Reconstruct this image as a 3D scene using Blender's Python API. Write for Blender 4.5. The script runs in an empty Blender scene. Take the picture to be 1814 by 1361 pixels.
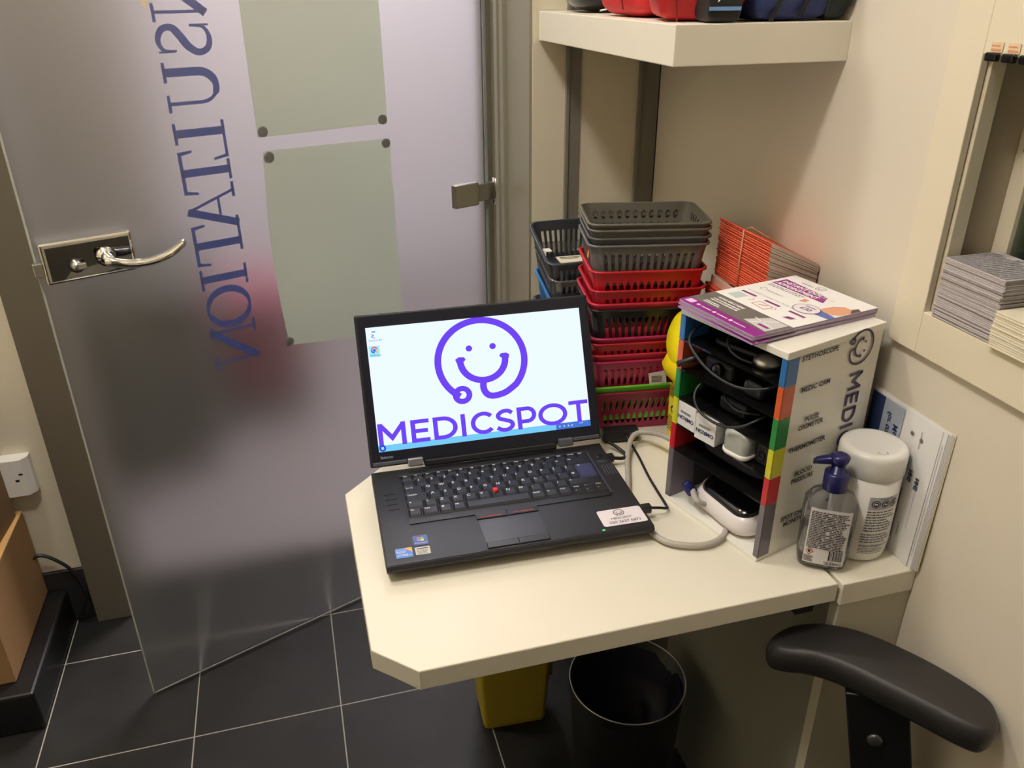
import bpy, bmesh, math, random
from mathutils import Vector, Matrix
PI = math.pi
random.seed(7)
SC = bpy.context.scene
COL = SC.collection

# ------------------------------------------------------------------ camera
cam_d = bpy.data.cameras.new('camera'); cam = bpy.data.objects.new('camera', cam_d); COL.objects.link(cam)
RT = Vector((0.96352501, -0.2675192, -0.00728271)); DN = Vector((-0.12475393, -0.42491863, -0.8965939)); FW = Vector((0.23676152, 0.86479919, -0.4427938))
CM = Matrix((RT, -DN, -FW)).transposed().to_4x4(); CM.translation = Vector((0, 0, 1.44))
cam.matrix_world = CM
cam_d.sensor_width = 36; cam_d.lens = 36 * 1445 / 1814; cam_d.clip_start = 0.02; cam_d.clip_end = 60
SC.camera = cam
# ------------------------------------------------------------------ world, exposure
w = bpy.data.worlds.new('world'); SC.world = w; w.use_nodes = True
w.node_tree.nodes['Background'].inputs[0].default_value = (0.9, 0.8, 0.65, 1); w.node_tree.nodes['Background'].inputs[1].default_value = 0.02
SC.view_settings.view_transform = 'Standard'; SC.view_settings.look = 'None'
SC.view_settings.exposure = 0.0; SC.view_settings.gamma = 1.0; SC.view_settings.use_curve_mapping = False
# ------------------------------------------------------------------ lamps
CEIL = 2.90
LAMPS = [  # kind, x, y, z, diameter, watts, colour
    ('POINT', -0.40, 0.52, 2.78, 0.25, 50.0, (1.0, 0.955, 0.93)),
    ('AREA', -0.60, 1.45, 2.87, 0.26, 15.0, (1.0, 0.95, 0.92)),
    ('AREA', 0.6, 3.0, 2.87, 0.9, 95.0, (1.0, 0.93, 0.95)),
    ('AREA', 1.35, 0.5, 2.87, 0.3, 4.5, (0.9, 1.0, 0.85)),
]
def lamp(kind, x, y, z, d, p, c):
    l = bpy.data.lights.new('ceiling_lamp', kind); l.energy = p; l.color = c
    if kind == 'AREA': l.shape = 'DISK'; l.size = d
    else: l.shadow_soft_size = d / 2
    o = bpy.data.objects.new('ceiling_lamp', l); COL.objects.link(o); o.location = (x, y, z)
for a in LAMPS: lamp(*a)

# ------------------------------------------------------------------ materials
def lin(c):
    return tuple((v / 12.92 if v <= 0.04045 else ((v + 0.055) / 1.055) ** 2.4) for v in c)
def rgb(r, g, b): return lin((r / 255, g / 255, b / 255))
MATS = {}
def mat(name, c, rough=0.5, metal=0.0, spec=0.5, noise=0.0, nscale=30, bump=0.0, bscale=200, coat=0.0, emit=None, es=0.0, alpha=None):
    if name in MATS: return MATS[name]
    m = bpy.data.materials.new(name); m.use_nodes = True
    nt = m.node_tree; b = nt.nodes['Principled BSDF']
    b.inputs['Base Color'].default_value = (*c, 1); b.inputs['Roughness'].default_value = rough
    b.inputs['Metallic'].default_value = metal; b.inputs['Specular IOR Level'].default_value = spec
    b.inputs['Coat Weight'].default_value = coat
    if emit: b.inputs['Emission Color'].default_value = (*emit, 1); b.inputs['Emission Strength'].default_value = es
    tc = nt.nodes.new('ShaderNodeTexCoord')
    if noise > 0:
        n = nt.nodes.new('ShaderNodeTexNoise'); n.inputs['Scale'].default_value = nscale; n.inputs['Detail'].default_value = 4
        nt.links.new(tc.outputs['Object'], n.inputs['Vector'])
        mr = nt.nodes.new('ShaderNodeMapRange'); mr.inputs['To Min'].default_value = 1 - noise; mr.inputs['To Max'].default_value = 1 + noise
        nt.links.new(n.outputs['Fac'], mr.inputs['Value'])
        mx = nt.nodes.new('ShaderNodeVectorMath'); mx.operation = 'SCALE'; mx.inputs[0].default_value = c
        nt.links.new(mr.outputs[0], mx.inputs['Scale']); nt.links.new(mx.outputs[0], b.inputs['Base Color'])
    if bump > 0:
        n = nt.nodes.new('ShaderNodeTexNoise'); n.inputs['Scale'].default_value = bscale
        nt.links.new(tc.outputs['Object'], n.inputs['Vector'])
        bp = nt.nodes.new('ShaderNodeBump'); bp.inputs['Strength'].default_value = bump; bp.inputs['Distance'].default_value = 0.001
        nt.links.new(n.outputs['Fac'], bp.inputs['Height']); nt.links.new(bp.outputs[0], b.inputs['Normal'])
    MATS[name] = m; return m
def clear_mat(name, tint, diffuse, dmix=0.15, rough=0.08, gloss=1.45):
    """see-through plastic: tinted transparency, fresnel gloss and a little body colour"""
    if name in MATS: return MATS[name]
    m = bpy.data.materials.new(name); m.use_nodes = True; nt = m.node_tree
    nt.nodes.remove(nt.nodes['Principled BSDF']); out = nt.nodes['Material Output']
    t = nt.nodes.new('ShaderNodeBsdfTransparent'); t.inputs[0].default_value = (*tint, 1)
    d = nt.nodes.new('ShaderNodeBsdfDiffuse'); d.inputs[0].default_value = (*diffuse, 1)
    g = nt.nodes.new('ShaderNodeBsdfGlossy'); g.inputs['Roughness'].default_value = rough
    f = nt.nodes.new('ShaderNodeFresnel'); f.inputs[0].default_value = gloss
    m1 = nt.nodes.new('ShaderNodeMixShader'); m1.inputs[0].default_value = dmix
    m2 = nt.nodes.new('ShaderNodeMixShader')
    nt.links.new(t.outputs[0], m1.inputs[1]); nt.links.new(d.outputs[0], m1.inputs[2])
    nt.links.new(f.outputs[0], m2.inputs[0]); nt.links.new(m1.outputs[0], m2.inputs[1]); nt.links.new(g.outputs[0], m2.inputs[2])
    nt.links.new(m2.outputs[0], out.inputs[0]); MATS[name] = m; return m

M_wall = mat('wall_paint', rgb(226, 217, 192), 0.6, noise=0.02, nscale=6, bump=0.05, bscale=300)
M_wallR = mat('wall_paint_side', rgb(228, 218, 200), 0.55, noise=0.02, nscale=5, bump=0.04, bscale=300)
M_ceil = mat('ceiling_paint', rgb(235, 230, 215), 0.8)
M_frame = mat('grey_metal_paint', rgb(148, 143, 124), 0.4, noise=0.03, nscale=12)
M_post = mat('grey_post_paint', rgb(128, 124, 112), 0.4, noise=0.03)
M_dframe = mat('dark_frame_paint', rgb(108, 100, 84), 0.45, noise=0.05)
M_lam = mat('cream_laminate', rgb(230, 224, 206), 0.38, noise=0.01, nscale=40)
M_lamedge = mat('cream_edging', rgb(226, 220, 200), 0.45)
M_cab = mat('cabinet_board', rgb(196, 190, 168), 0.5, noise=0.03, nscale=8)
M_white = mat('white_plastic', rgb(236, 233, 225), 0.3)
M_acryl = mat('white_acrylic', rgb(240, 237, 226), 0.12, coat=0.5)
M_shelf = mat('white_shelf', rgb(236, 229, 212), 0.45)
M_black = mat('black_plastic', rgb(26, 26, 29), 0.45)
M_blackg = mat('black_gloss', rgb(14, 14, 16), 0.15)
M_lap = mat('laptop_black', rgb(30, 31, 36), 0.5, noise=0.04, nscale=60, bump=0.05, bscale=2500)
M_key = mat('key_black', rgb(27, 28, 34), 0.4)
M_keyblue = mat('key_blue', rgb(52, 56, 92), 0.45)
M_leg = mat('legend_white', rgb(215, 218, 225), 0.6)
M_chrome = mat('chrome', (0.82, 0.81, 0.78), 0.08, 1.0)
M_steel = mat('brushed_steel', (0.55, 0.54, 0.5), 0.3, 1.0)
M_silver = mat('hinge_silver', (0.42, 0.43, 0.48), 0.35, 0.8)
M_red = mat('red_plastic', rgb(196, 24, 30), 0.35)
M_redink = mat('red_mark', rgb(200, 60, 60), 0.5)
M_purple = mat('purple_ink', rgb(88, 36, 140), 0.4)
M_dpurple = mat('dark_purple_ink', rgb(66, 44, 96), 0.35)
M_magenta = mat('magenta_print', rgb(146, 38, 140), 0.3)
M_grey = mat('grey_print', rgb(112, 108, 104), 0.35)
M_lgrey = mat('light_grey_print', rgb(205, 203, 205), 0.4)
M_ink = mat('black_ink', rgb(42, 38, 40), 0.4)
M_bink = mat('blue_black_ink', rgb(30, 44, 84), 0.4)
M_paper = mat('white_paper', rgb(240, 238, 236), 0.6)
M_cpaper = mat('cream_paper', rgb(232, 222, 196), 0.7)
M_gpaper = mat('grey_printed_paper', rgb(188, 180, 180), 0.7, noise=0.12, nscale=300)
M_text = mat('small_print_grey', rgb(140, 138, 140), 0.6)
M_card = mat('cardboard', rgb(160, 124, 82), 0.8, noise=0.06, nscale=14)
M_tape = mat('parcel_tape', rgb(205, 160, 95), 0.4)
M_plinth = mat('black_plinth', rgb(22, 21, 22), 0.35, noise=0.1)
M_skirt = mat('dark_skirting', rgb(46, 44, 43), 0.4, noise=0.06)
M_rubber = mat('armrest_rubber', rgb(40, 38, 38), 0.42, bump=0.25, bscale=1800)
M_yellow = mat('yellow_plastic', rgb(238, 214, 20), 0.35)
M_dyellow = mat('yellow_bin_plastic', rgb(176, 156, 48), 0.55)
M_blueink = mat('vinyl_blue', rgb(14, 60, 150), 0.4)
M_orange = mat('orange_paper', rgb(214, 88, 54), 0.7, noise=0.05, nscale=50)
M_band = mat('rubber_band', rgb(214, 160, 120), 0.6)
M_cable = mat('grey_hose', rgb(176, 170, 160), 0.4)
M_navy = mat('navy_plastic', rgb(32, 34, 92), 0.25)
M_skin = mat('printed_skin', rgb(222, 160, 125), 0.5)
M_blueprint = mat('printed_blue', rgb(92, 108, 178), 0.5)
M_bagred = mat('red_nylon', rgb(196, 34, 36), 0.6, noise=0.12, nscale=9, bump=0.3, bscale=900)
M_bagblue = mat('blue_nylon', rgb(42, 56, 112), 0.6, noise=0.12, nscale=9, bump=0.3, bscale=900)
M_bagblack = mat('black_nylon', rgb(32, 30, 32), 0.6, noise=0.12, bump=0.3, bscale=900)
M_stripe = mat('blue_stripe', rgb(120, 165, 220), 0.5)
M_bucket = mat('bin_metal', rgb(42, 42, 40), 0.4, 0.3)
M_liner = mat('bin_liner', rgb(22, 20, 40), 0.55, noise=0.3, nscale=25)
M_cream = mat('cream_frame_paint', rgb(234, 223, 198), 0.5)

# floor tiles
def tile_mat():
    m = bpy.data.materials.new('dark_floor_tiles'); m.use_nodes = True; nt = m.node_tree; b = nt.nodes['Principled BSDF']
    tc = nt.nodes.new('ShaderNodeTexCoord'); sp = nt.nodes.new('ShaderNodeSeparateXYZ'); nt.links.new(tc.outputs['Object'], sp.inputs[0])
    outs = []
    for ax, off, pit in ((0, -0.026, 0.3085), (1, 1.365, 0.3025)):
        a = nt.nodes.new('ShaderNodeMath'); a.operation = 'SUBTRACT'; nt.links.new(sp.outputs[ax], a.inputs[0]); a.inputs[1].default_value = off - pit / 2
        d = nt.nodes.new('ShaderNodeMath'); d.operation = 'DIVIDE'; nt.links.new(a.outputs[0], d.inputs[0]); d.inputs[1].default_value = pit
        f = nt.nodes.new('ShaderNodeMath'); f.operation = 'FLOORED_MODULO'; nt.links.new(d.outputs[0], f.inputs[0]); f.inputs[1].default_value = 1
        s = nt.nodes.new('ShaderNodeMath'); s.operation = 'SUBTRACT'; nt.links.new(f.outputs[0], s.inputs[0]); s.inputs[1].default_value = 0.5
        ab = nt.nodes.new('ShaderNodeMath'); ab.operation = 'ABSOLUTE'; nt.links.new(s.outputs[0], ab.inputs[0])
        l = nt.nodes.new('ShaderNodeMath'); l.operation = 'LESS_THAN'; nt.links.new(ab.outputs[0], l.inputs[0]); l.inputs[1].default_value = 0.0042
        outs.append(l)
    mx = nt.nodes.new('ShaderNodeMath'); mx.operation = 'MAXIMUM'; nt.links.new(outs[0].outputs[0], mx.inputs[0]); nt.links.new(outs[1].outputs[0], mx.inputs[1])
    n = nt.nodes.new('ShaderNodeTexNoise'); n.inputs['Scale'].default_value = 9; n.inputs['Detail'].default_value = 6; nt.links.new(tc.outputs['Object'], n.inputs['Vector'])
    cr = nt.nodes.new('ShaderNodeValToRGB'); nt.links.new(n.outputs['Fac'], cr.inputs[0])
    cr.color_ramp.elements[0].position = 0.3; cr.color_ramp.elements[0].color = (*rgb(27, 26, 25), 1); cr.color_ramp.elements[1].position = 0.75; cr.color_ramp.elements[1].color = (*rgb(38, 37, 35), 1)
    mi = nt.nodes.new('ShaderNodeMix'); mi.data_type = 'RGBA'; nt.links.new(mx.outputs[0], mi.inputs[0]); nt.links.new(cr.outputs[0], mi.inputs[6]); mi.inputs[7].default_value = (*rgb(158, 152, 142), 1)
    nt.links.new(mi.outputs[2], b.inputs['Base Color']); b.inputs['Roughness'].default_value = 0.45; b.inputs['Specular IOR Level'].default_value = 0.3
    bp = nt.nodes.new('ShaderNodeBump'); bp.inputs['Strength'].default_value = 0.15; bp.inputs['Distance'].default_value = 0.001
    n2 = nt.nodes.new('ShaderNodeTexNoise'); n2.inputs['Scale'].default_value = 120; nt.links.new(tc.outputs['Object'], n2.inputs['Vector']); nt.links.new(n2.outputs['Fac'], bp.inputs['Height']); nt.links.new(bp.outputs[0], b.inputs['Normal'])
    return m
M_tile = tile_mat()
def frosted():
    m = bpy.data.materials.new('frosted_glass'); m.use_nodes = True; nt = m.node_tree
    nt.nodes.remove(nt.nodes['Principled BSDF']); out = nt.nodes['Material Output']
    r = nt.nodes.new('ShaderNodeBsdfRefraction'); r.inputs['Roughness'].default_value = 0.45; r.inputs['IOR'].default_value = 1.22; r.inputs['Color'].default_value = (0.93, 0.94, 0.95, 1)
    g = nt.nodes.new('ShaderNodeBsdfGlossy'); g.inputs['Roughness'].default_value = 0.35; g.inputs['Color'].default_value = (0.9, 0.9, 0.9, 1)
    d = nt.nodes.new('ShaderNodeBsdfDiffuse'); d.inputs['Color'].default_value = (0.42, 0.42, 0.41, 1)
    m1 = nt.nodes.new('ShaderNodeMixShader'); m1.inputs[0].default_value = 0.10
    m2 = nt.nodes.new('ShaderNodeMixShader'); m2.inputs[0].default_value = 0.12
    nt.links.new(r.outputs[0], m1.inputs[1]); nt.links.new(d.outputs[0], m1.inputs[2])
    nt.links.new(m1.outputs[0], m2.inputs[1]); nt.links.new(g.outputs[0], m2.inputs[2]); nt.links.new(m2.outputs[0], out.inputs[0])
    return m
M_frost = frosted()
def trans_mat(name, c, t, k=0.5):
    m = bpy.data.materials.new(name); m.use_nodes = True; nt = m.node_tree; nt.nodes.remove(nt.nodes['Principled BSDF'])
    d = nt.nodes.new('ShaderNodeBsdfDiffuse'); d.inputs[0].default_value = (*c, 1); q = nt.nodes.new('ShaderNodeBsdfTranslucent'); q.inputs[0].default_value = (*t, 1)
    mx = nt.nodes.new('ShaderNodeMixShader'); mx.inputs[0].default_value = k
    nt.links.new(d.outputs[0], mx.inputs[1]); nt.links.new(q.outputs[0], mx.inputs[2]); nt.links.new(mx.outputs[0], nt.nodes['Material Output'].inputs[0]); return m

# ------------------------------------------------------------------ mesh helpers
def rotz(a): return Matrix.Rotation(a, 4, 'Z')
def T(x, y, z): return Matrix.Translation((x, y, z))
class G:
    """collects shapes into ONE mesh"""
    def __init__(s): s.bm = bmesh.new()
    def merge(s, b, M=None, mi=0, smooth=False):
        if M is not None: b.transform(M)
        for f in b.faces: f.material_index = mi; f.smooth = smooth
        me = bpy.data.meshes.new('tmp'); b.to_mesh(me); b.free(); s.bm.from_mesh(me); bpy.data.meshes.remove(me); return s
    def box(s, x0, x1, y0, y1, z0, z1, M=None, bev=0.0, seg=2, mi=0, smooth=False):
        b = bmesh.new(); bmesh.ops.create_cube(b, size=1)
        for v in b.verts: v.co = Vector((x0 + (v.co.x + .5) * (x1 - x0), y0 + (v.co.y + .5) * (y1 - y0), z0 + (v.co.z + .5) * (z1 - z0)))
        if bev > 0: bmesh.ops.bevel(b, geom=b.edges[:], offset=bev, segments=seg, profile=0.5, affect='EDGES')
        return s.merge(b, M, mi, smooth)
    def prism(s, pts, z0, z1, M=None, mi=0, bev=0.0, smooth=False, seg=2):
        b = bmesh.new(); n = len(pts)
        lo = [b.verts.new((p[0], p[1], z0)) for p in pts]; hi = [b.verts.new((p[0], p[1], z1)) for p in pts]
        b.faces.new(lo[::-1]); b.faces.new(hi)
        for i in range(n): b.faces.new((lo[i], lo[(i + 1) % n], hi[(i + 1) % n], hi[i]))
        bmesh.ops.recalc_face_normals(b, faces=b.faces[:])
        if bev > 0: bmesh.ops.bevel(b, geom=[e for e in b.edges if abs(e.verts[0].co.z - e.verts[1].co.z) < 1e-7], offset=bev, segments=seg, profile=0.5, affect='EDGES')
        return s.merge(b, M, mi, smooth)
    def loft(s, rings, M=None, mi=0, smooth=True, cap=True):
        b = bmesh.new(); R = [[b.verts.new(p) for p in r] for r in rings]; n = len(R[0])
        for a, c in zip(R[:-1], R[1:]):
            for i in range(n): b.faces.new((a[i], a[(i + 1) % n], c[(i + 1) % n], c[i]))
        if cap: b.faces.new(R[0][::-1]); b.faces.new(R[-1])
        bmesh.ops.recalc_face_normals(b, faces=b.faces[:])
        return s.merge(b, M, mi, smooth)
    def lathe(s, prof, M=None, n=40, mi=0, smooth=True, cap=True, sx=1, sy=1):
        return s.loft([[(r * sx * math.cos(2 * PI * i / n), r * sy * math.sin(2 * PI * i / n), z) for i in range(n)] for r, z in prof], M, mi, smooth, cap)
    def tube(s, pts, r, n=8, M=None, mi=0, smooth=True, closed=False):
        P = [Vector(p) for p in pts]; rings = []; up = Vector((0, 0, 1)); m = len(P)
        for i, p in enumerate(P):
            d = (P[(i + 1) % m] - P[i - 1]) if closed else (P[min(i + 1, m - 1)] - P[max(i - 1, 0)])
            if d.length < 1e-9: d = Vector((1, 0, 0))
            d.normalize()
            a = up - d * up.dot(d)
            if a.length < 1e-3: a = Vector((1, 0, 0)) - d * d.x
            a.normalize(); up = a; c = d.cross(a)
            rr = r[i] if isinstance(r, (list, tuple)) else r
            rings.append([p + (a * math.cos(2 * PI * k / n) + c * math.sin(2 * PI * k / n)) * rr for k in range(n)])
        if closed: rings.append(rings[0])
        return s.loft(rings, M, mi, smooth, cap=not closed)
    def poly(s, pts, M=None, mi=0):
        b = bmesh.new(); b.faces.new([b.verts.new(p) for p in pts]); return s.merge(b, M, mi)
def thicken(b, t):
    """gives a one-sided sheet of faces a real thickness t against its normals"""
    b.normal_update(); vs = b.verts[:]; fs = b.faces[:]; es = [e for e in b.edges if len(e.link_faces) == 1]
    dup = {v: b.verts.new(v.co - v.normal * t) for v in vs}
    for f in fs: b.faces.new([dup[v] for v in reversed(f.verts)])
    for e in es:
        f = e.link_faces[0]; lp = [l for l in f.loops if l.edge == e][0]; p, q = lp.vert, lp.link_loop_next.vert
        b.faces.new((q, p, dup[p], dup[q]))
def smooth_path(pts, k=8, closed=False):
    P = [Vector(p) for p in pts]; out = []; n = len(P)
    for i in range(n if closed else n - 1):
        if closed: a, b, c, d = P[i - 1], P[i], P[(i + 1) % n], P[(i + 2) % n]
        else: a, b, c, d = P[max(i - 1, 0)], P[i], P[i + 1], P[min(i + 2, n - 1)]
        for j in range(k):
            t = j / k; out.append(0.5 * ((2 * b) + (c - a) * t + (2 * a - 5 * b + 4 * c - d) * t * t + (3 * b - a - 3 * c + d) * t ** 3))
    if not closed: out.append(P[-1])
    return out
def obj(name, g, mats, parent=None, loc=None, rz=None):
    me = bpy.data.meshes.new(name)
    if isinstance(g, G): g.bm.to_mesh(me); g.bm.free()
    else: me = g; me.name = name
    me.materials.clear()
    for m in (mats if isinstance(mats, (list, tuple)) else [mats]): me.materials.append(m)
    o = bpy.data.objects.new(name, me); COL.objects.link(o)
    if parent: o.parent = parent
    if loc: o.location = loc
    if rz is not None: o.rotation_euler = (0, 0, rz)
    return o
def tag(o, label, cat, group=None, kind=None):
    if label: o['label'] = label
    if cat: o['category'] = cat
    if group: o['group'] = group
    if kind: o['kind'] = kind
    return o
def thing(name, label, cat, loc=(0, 0, 0), rz=0.0, group=None):
    o = bpy.data.objects.new(name, None); COL.objects.link(o); o.location = loc; o.rotation_euler = (0, 0, rz); o.empty_display_size = 0.05
    return tag(o, label, cat, group)
def struct(name, g, m): return tag(obj(name, g, m), None, None, kind='structure')
def shade(o, ang=0.6):
    for p in o.data.polygons: p.use_smooth = True
    return o

# ------------------------------------------------------------------ flat printing helpers (2-D shapes placed through a map)
class D2:
    def __init__(s): s.v = []; s.f = []
    def poly(s, pts):
        b = len(s.v); s.v += [tuple(p) for p in pts]; s.f.append(tuple(range(b, b + len(pts)))); return s
    def rect(s, x0, y0, x1, y1, nx=1):
        for i in range(nx):
            a = x0 + (x1 - x0) * i / nx; c = x0 + (x1 - x0) * (i + 1) / nx; s.poly([(a, y0), (c, y0), (c, y1), (a, y1)])
        return s
    def disc(s, cx, cy, r, n=20, ry=None): return s.poly([(cx + r * math.cos(2 * PI * i / n), cy + (ry or r) * math.sin(2 * PI * i / n)) for i in range(n)])
    def ribbon(s, pts, w, closed=False):
        P = [Vector((p[0], p[1])) for p in pts]; n = len(P); L = []; R = []
        for i in range(n):
            if closed: a, b = P[i - 1], P[(i + 1) % n]
            else: a, b = P[max(i - 1, 0)], P[min(i + 1, n - 1)]
            d1 = (P[i] - a); d2 = (b - P[i])
            if d1.length < 1e-9: d1 = d2
            if d2.length < 1e-9: d2 = d1
            d1 = d1.normalized(); d2 = d2.normalized(); t = (d1 + d2)
            t = t.normalized() if t.length > 1e-6 else d1
            nn = Vector((-t.y, t.x)); c = max(0.35, nn.dot(Vector((-d1.y, d1.x)))); ww = (w[i] if isinstance(w, (list, tuple)) else w) / 2 / c
            L.append(P[i] + nn * ww); R.append(P[i] - nn * ww)
        b0 = len(s.v)
        for l, r in zip(L, R): s.v += [tuple(l), tuple(r)]
        for i in range(n if closed else n - 1):
            j = (i + 1) % n; s.f.append((b0 + 2 * i, b0 + 2 * i + 1, b0 + 2 * j + 1, b0 + 2 * j))
        return s
    def ring(s, cx, cy, r, w, n=28, ry=None): return s.ribbon([(cx + r * math.cos(2 * PI * i / n), cy + (ry or r) * math.sin(2 * PI * i / n)) for i in range(n)], w, True)
    def add(s, o, fn=lambda x, y: (x, y)):
        b = len(s.v); s.v += [fn(*p) for p in o.v]; s.f += [tuple(i + b for i in f) for f in o.f]; return s
    def mesh(s, fn):
        me = bpy.data.meshes.new('print'); me.from_pydata([tuple(fn(*p)) for p in s.v], [], s.f); me.update()
        b = bmesh.new(); b.from_mesh(me); bmesh.ops.recalc_face_normals(b, faces=b.faces[:]); b.to_mesh(me); b.free(); return me
def arc(cx, cy, rx, ry, a0, a1, n=14):
    return [(cx + rx * math.cos(math.radians(a0 + (a1 - a0) * i / n)), cy + ry * math.sin(math.radians(a0 + (a1 - a0) * i / n))) for i in range(n + 1)]
def cr2(pts, k=6): return [(p.x, p.y) for p in smooth_path([(x, y, 0) for x, y in pts], k)]
# geometric capitals, unit cap height: (advance, shapes)
def glyph(ch, w=0.16):
    d = D2(); h = w / 2
    if ch == 'M': d.ribbon([(h, 0), (h, 1)], w); d.ribbon([(h + .02, .93), (.52, .34), (1.02 - .02 - h + .04, .93)], w); d.ribbon([(1.04 - h, 0), (1.04 - h, 1)], w); return 1.20, d
    if ch == 'E': d.ribbon([(h, 0), (h, 1)], w); [d.ribbon([(0, y), (l, y)], w) for y, l in ((h, .70), (.5, .64), (1 - h, .70))]; return .82, d
    if ch == 'D': d.ribbon([(h, 0), (h, 1)], w); d.ribbon([(0, 1 - h), (.38, 1 - h)] + arc(.38, .5, .46, .5 - h, 88, -88, 20) + [(.38, h), (0, h)], w); return 1.04, d
    if ch == 'I': d.ribbon([(h, 0), (h, 1)], w); return .34, d
    if ch == 'C': d.ribbon(arc(.5, .5, .5 - h, .5 - h, 42, 318, 26), w); return .93, d
    if ch == 'S': d.ribbon(cr2([(.68, .80), (.52, .915), (.30, .90), (.13, .76), (.18, .60), (.40, .51), (.62, .40), (.66, .23), (.50, .09), (.26, .085), (.06, .20)]), w); return .84, d
    if ch == 'P': d.ribbon([(h, 0), (h, 1)], w); d.ribbon([(0, 1 - h), (.42, 1 - h)] + arc(.42, .63, .26, .37 - h, 88, -88, 14) + [(.42, .27 + h * .8), (0, .27 + h * .8)], w); return .84, d
    if ch == 'O': d.ring(.56, .5, .5, w, 34, .5 - h); return 1.2, d
    if ch == 'T': d.ribbon([(0, 1 - h), (.78, 1 - h)], w); d.ribbon([(.39, 0), (.39, 1 - w)], w); return .82, d
    return .5, d
def word(s, w=0.16, gap=0.0):
    d = D2(); x = 0
    for ch in s:
        a, g = glyph(ch, w); d.add(g, lambda p, q, x=x: (p + x, q)); x += a + gap
    return d, x
def smiley(t=0.15):
    d = D2()
    d.ribbon(arc(0, 0, 1, 1, 235, -42, 60) + cr2([(.73, -.68), (.52, -.82), (.34, -.88), (.15, -.89), (.03, -.81), (-.02, -.66), (0, -.48)], 6)[0:], t)
    d.ring(-.52, -.79, .16, .13, 22)
    d.ribbon(arc(.03, .02, .52, .50, 180, 360, 30), t)
    d.poly([(-.575, .0), (-.60, .09), (-.52, .14), (-.40, .13), (-.36, .08), (-.39, .03), (-.43, .02), (-.44, -.02)]); d.poly([(.635, .0), (.655, .09), (.58, .14), (.46, .13), (.42, .08), (.45, .03), (.49, .02), (.50, -.02)])
    d.disc(-.26, .33, .075); d.disc(.29, .33, .075); return d
# serif capitals for the door lettering
def serif(ch):
    d = D2(); T_ = .155; t = .055
    def sf(x, y, l=.16): d.rect(x - l, y - .03, x + l, y + .03)
    if ch == 'N':
        d.rect(.10, 0, .10 + t, 1); d.ribbon([(.10, .99), (.86, .02)], T_); d.rect(.86 - t, 0, .86, 1); sf(.11, .03); sf(.12, .97, .13); sf(.84, .97); return 1.0, d
    if ch == 'O': d.poly; d.ribbon(arc(.46, .5, .40, .45, 0, 360, 36)[:-1], [t + (T_ - t) * abs(math.cos(2 * PI * i / 36)) for i in range(36)], True); return .98, d
    if ch == 'I': d.rect(.17, 0, .17 + T_, 1); sf(.25, .03, .22); sf(.25, .97, .22); return .5, d
    if ch == 'T': d.rect(.36, 0, .36 + T_, 1); d.rect(.02, .93, .86, 1); sf(.44, .03, .2); d.poly([(.02, .93), (.09, .93), (.05, .72), (.0, .72)]); d.poly([(.79, .93), (.86, .93), (.88, .72), (.83, .72)]); return .9, d
    if ch == 'A': d.ribbon([(.12, 0), (.46, .98)], t); d.ribbon([(.46, 1.0), (.82, 0)], T_); d.rect(.24, .33, .68, .33 + t); sf(.12, .03, .15); sf(.84, .03, .18); return .98, d
    if ch == 'L': d.rect(.12, 0, .12 + T_, 1); sf(.2, .97, .2); d.rect(0, 0, .72, .06); d.poly([(.66, .06), (.72, .06), (.76, .30), (.71, .30)]); return .80, d
    if ch == 'U': d.ribbon([(.18, .97), (.18, .35)] + arc(.46, .35, .28, .32, 180, 360, 16) + [(.74, .97)], [T_] * 9 + [T_ * .8] * 4 + [t * 1.2] * 7); sf(.18, .97, .18); sf(.74, .97, .16); return .98, d
    if ch == 'S':
        p = cr2([(.60, .72), (.56, .90), (.36, .97), (.14, .88), (.10, .70), (.28, .56), (.50, .44), (.64, .26), (.56, .08), (.34, .02), (.12, .10), (.07, .30)], 6)
        n = len(p); d.ribbon(p, [t + (T_ - t) * math.sin(PI * i / (n - 1)) ** 1.5 * 1.05 for i in range(n)]); d.poly([(.57, .66), (.63, .66), (.63, .99), (.59, .99)]); d.poly([(.04, .01), (.08, .01), (.10, .36), (.04, .36)]); return .74, d
    return .5, d
def text_d(s, size=1.0, align='LEFT', bold=0.0):
    """built-in font as a flat 2-D shape"""
    c = bpy.data.curves.new('t', 'FONT'); c.body = s; c.size = size; c.align_x = align; c.offset = bold; c.resolution_u = 2
    o = bpy.data.objects.new('t', c); me = bpy.data.meshes.new_from_object(o)
    d = D2(); d.v = [(v.co.x, v.co.y) for v in me.vertices]; d.f = [tuple(p.vertices) for p in me.polygons]
    bpy.data.objects.remove(o); bpy.data.curves.remove(c); bpy.data.meshes.remove(me); return d
def plane_map(o, ex, ey, off=0.0004):
    o = Vector(o); ex = Vector(ex).normalized(); ey = Vector(ey).normalized(); n = ex.cross(ey)
    return lambda x, y: o + ex * x + ey * y + n * off
def decal(name, d, fn, m, parent=None): return obj(name, d.mesh(fn), m, parent)
def lines(d, x0, y0, x1, y1, n, fill=0.55, jag=0.25, seed=1, nx=1):
    """rows of small print too fine to read"""
    r = random.Random(seed); h = (y1 - y0) / n
    for i in range(n):
        x = x0; xe = x1 - (x1 - x0) * r.random() * jag
        while x < xe - 1e-6:
            wl = min((x1 - x0) * r.uniform(.05, .16), xe - x); d.rect(x, y1 - (i + 1) * h + h * (1 - fill) / 2, x + wl, y1 - i * h - h * (1 - fill) / 2); x += wl + (x1 - x0) * .02
    return d

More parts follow.
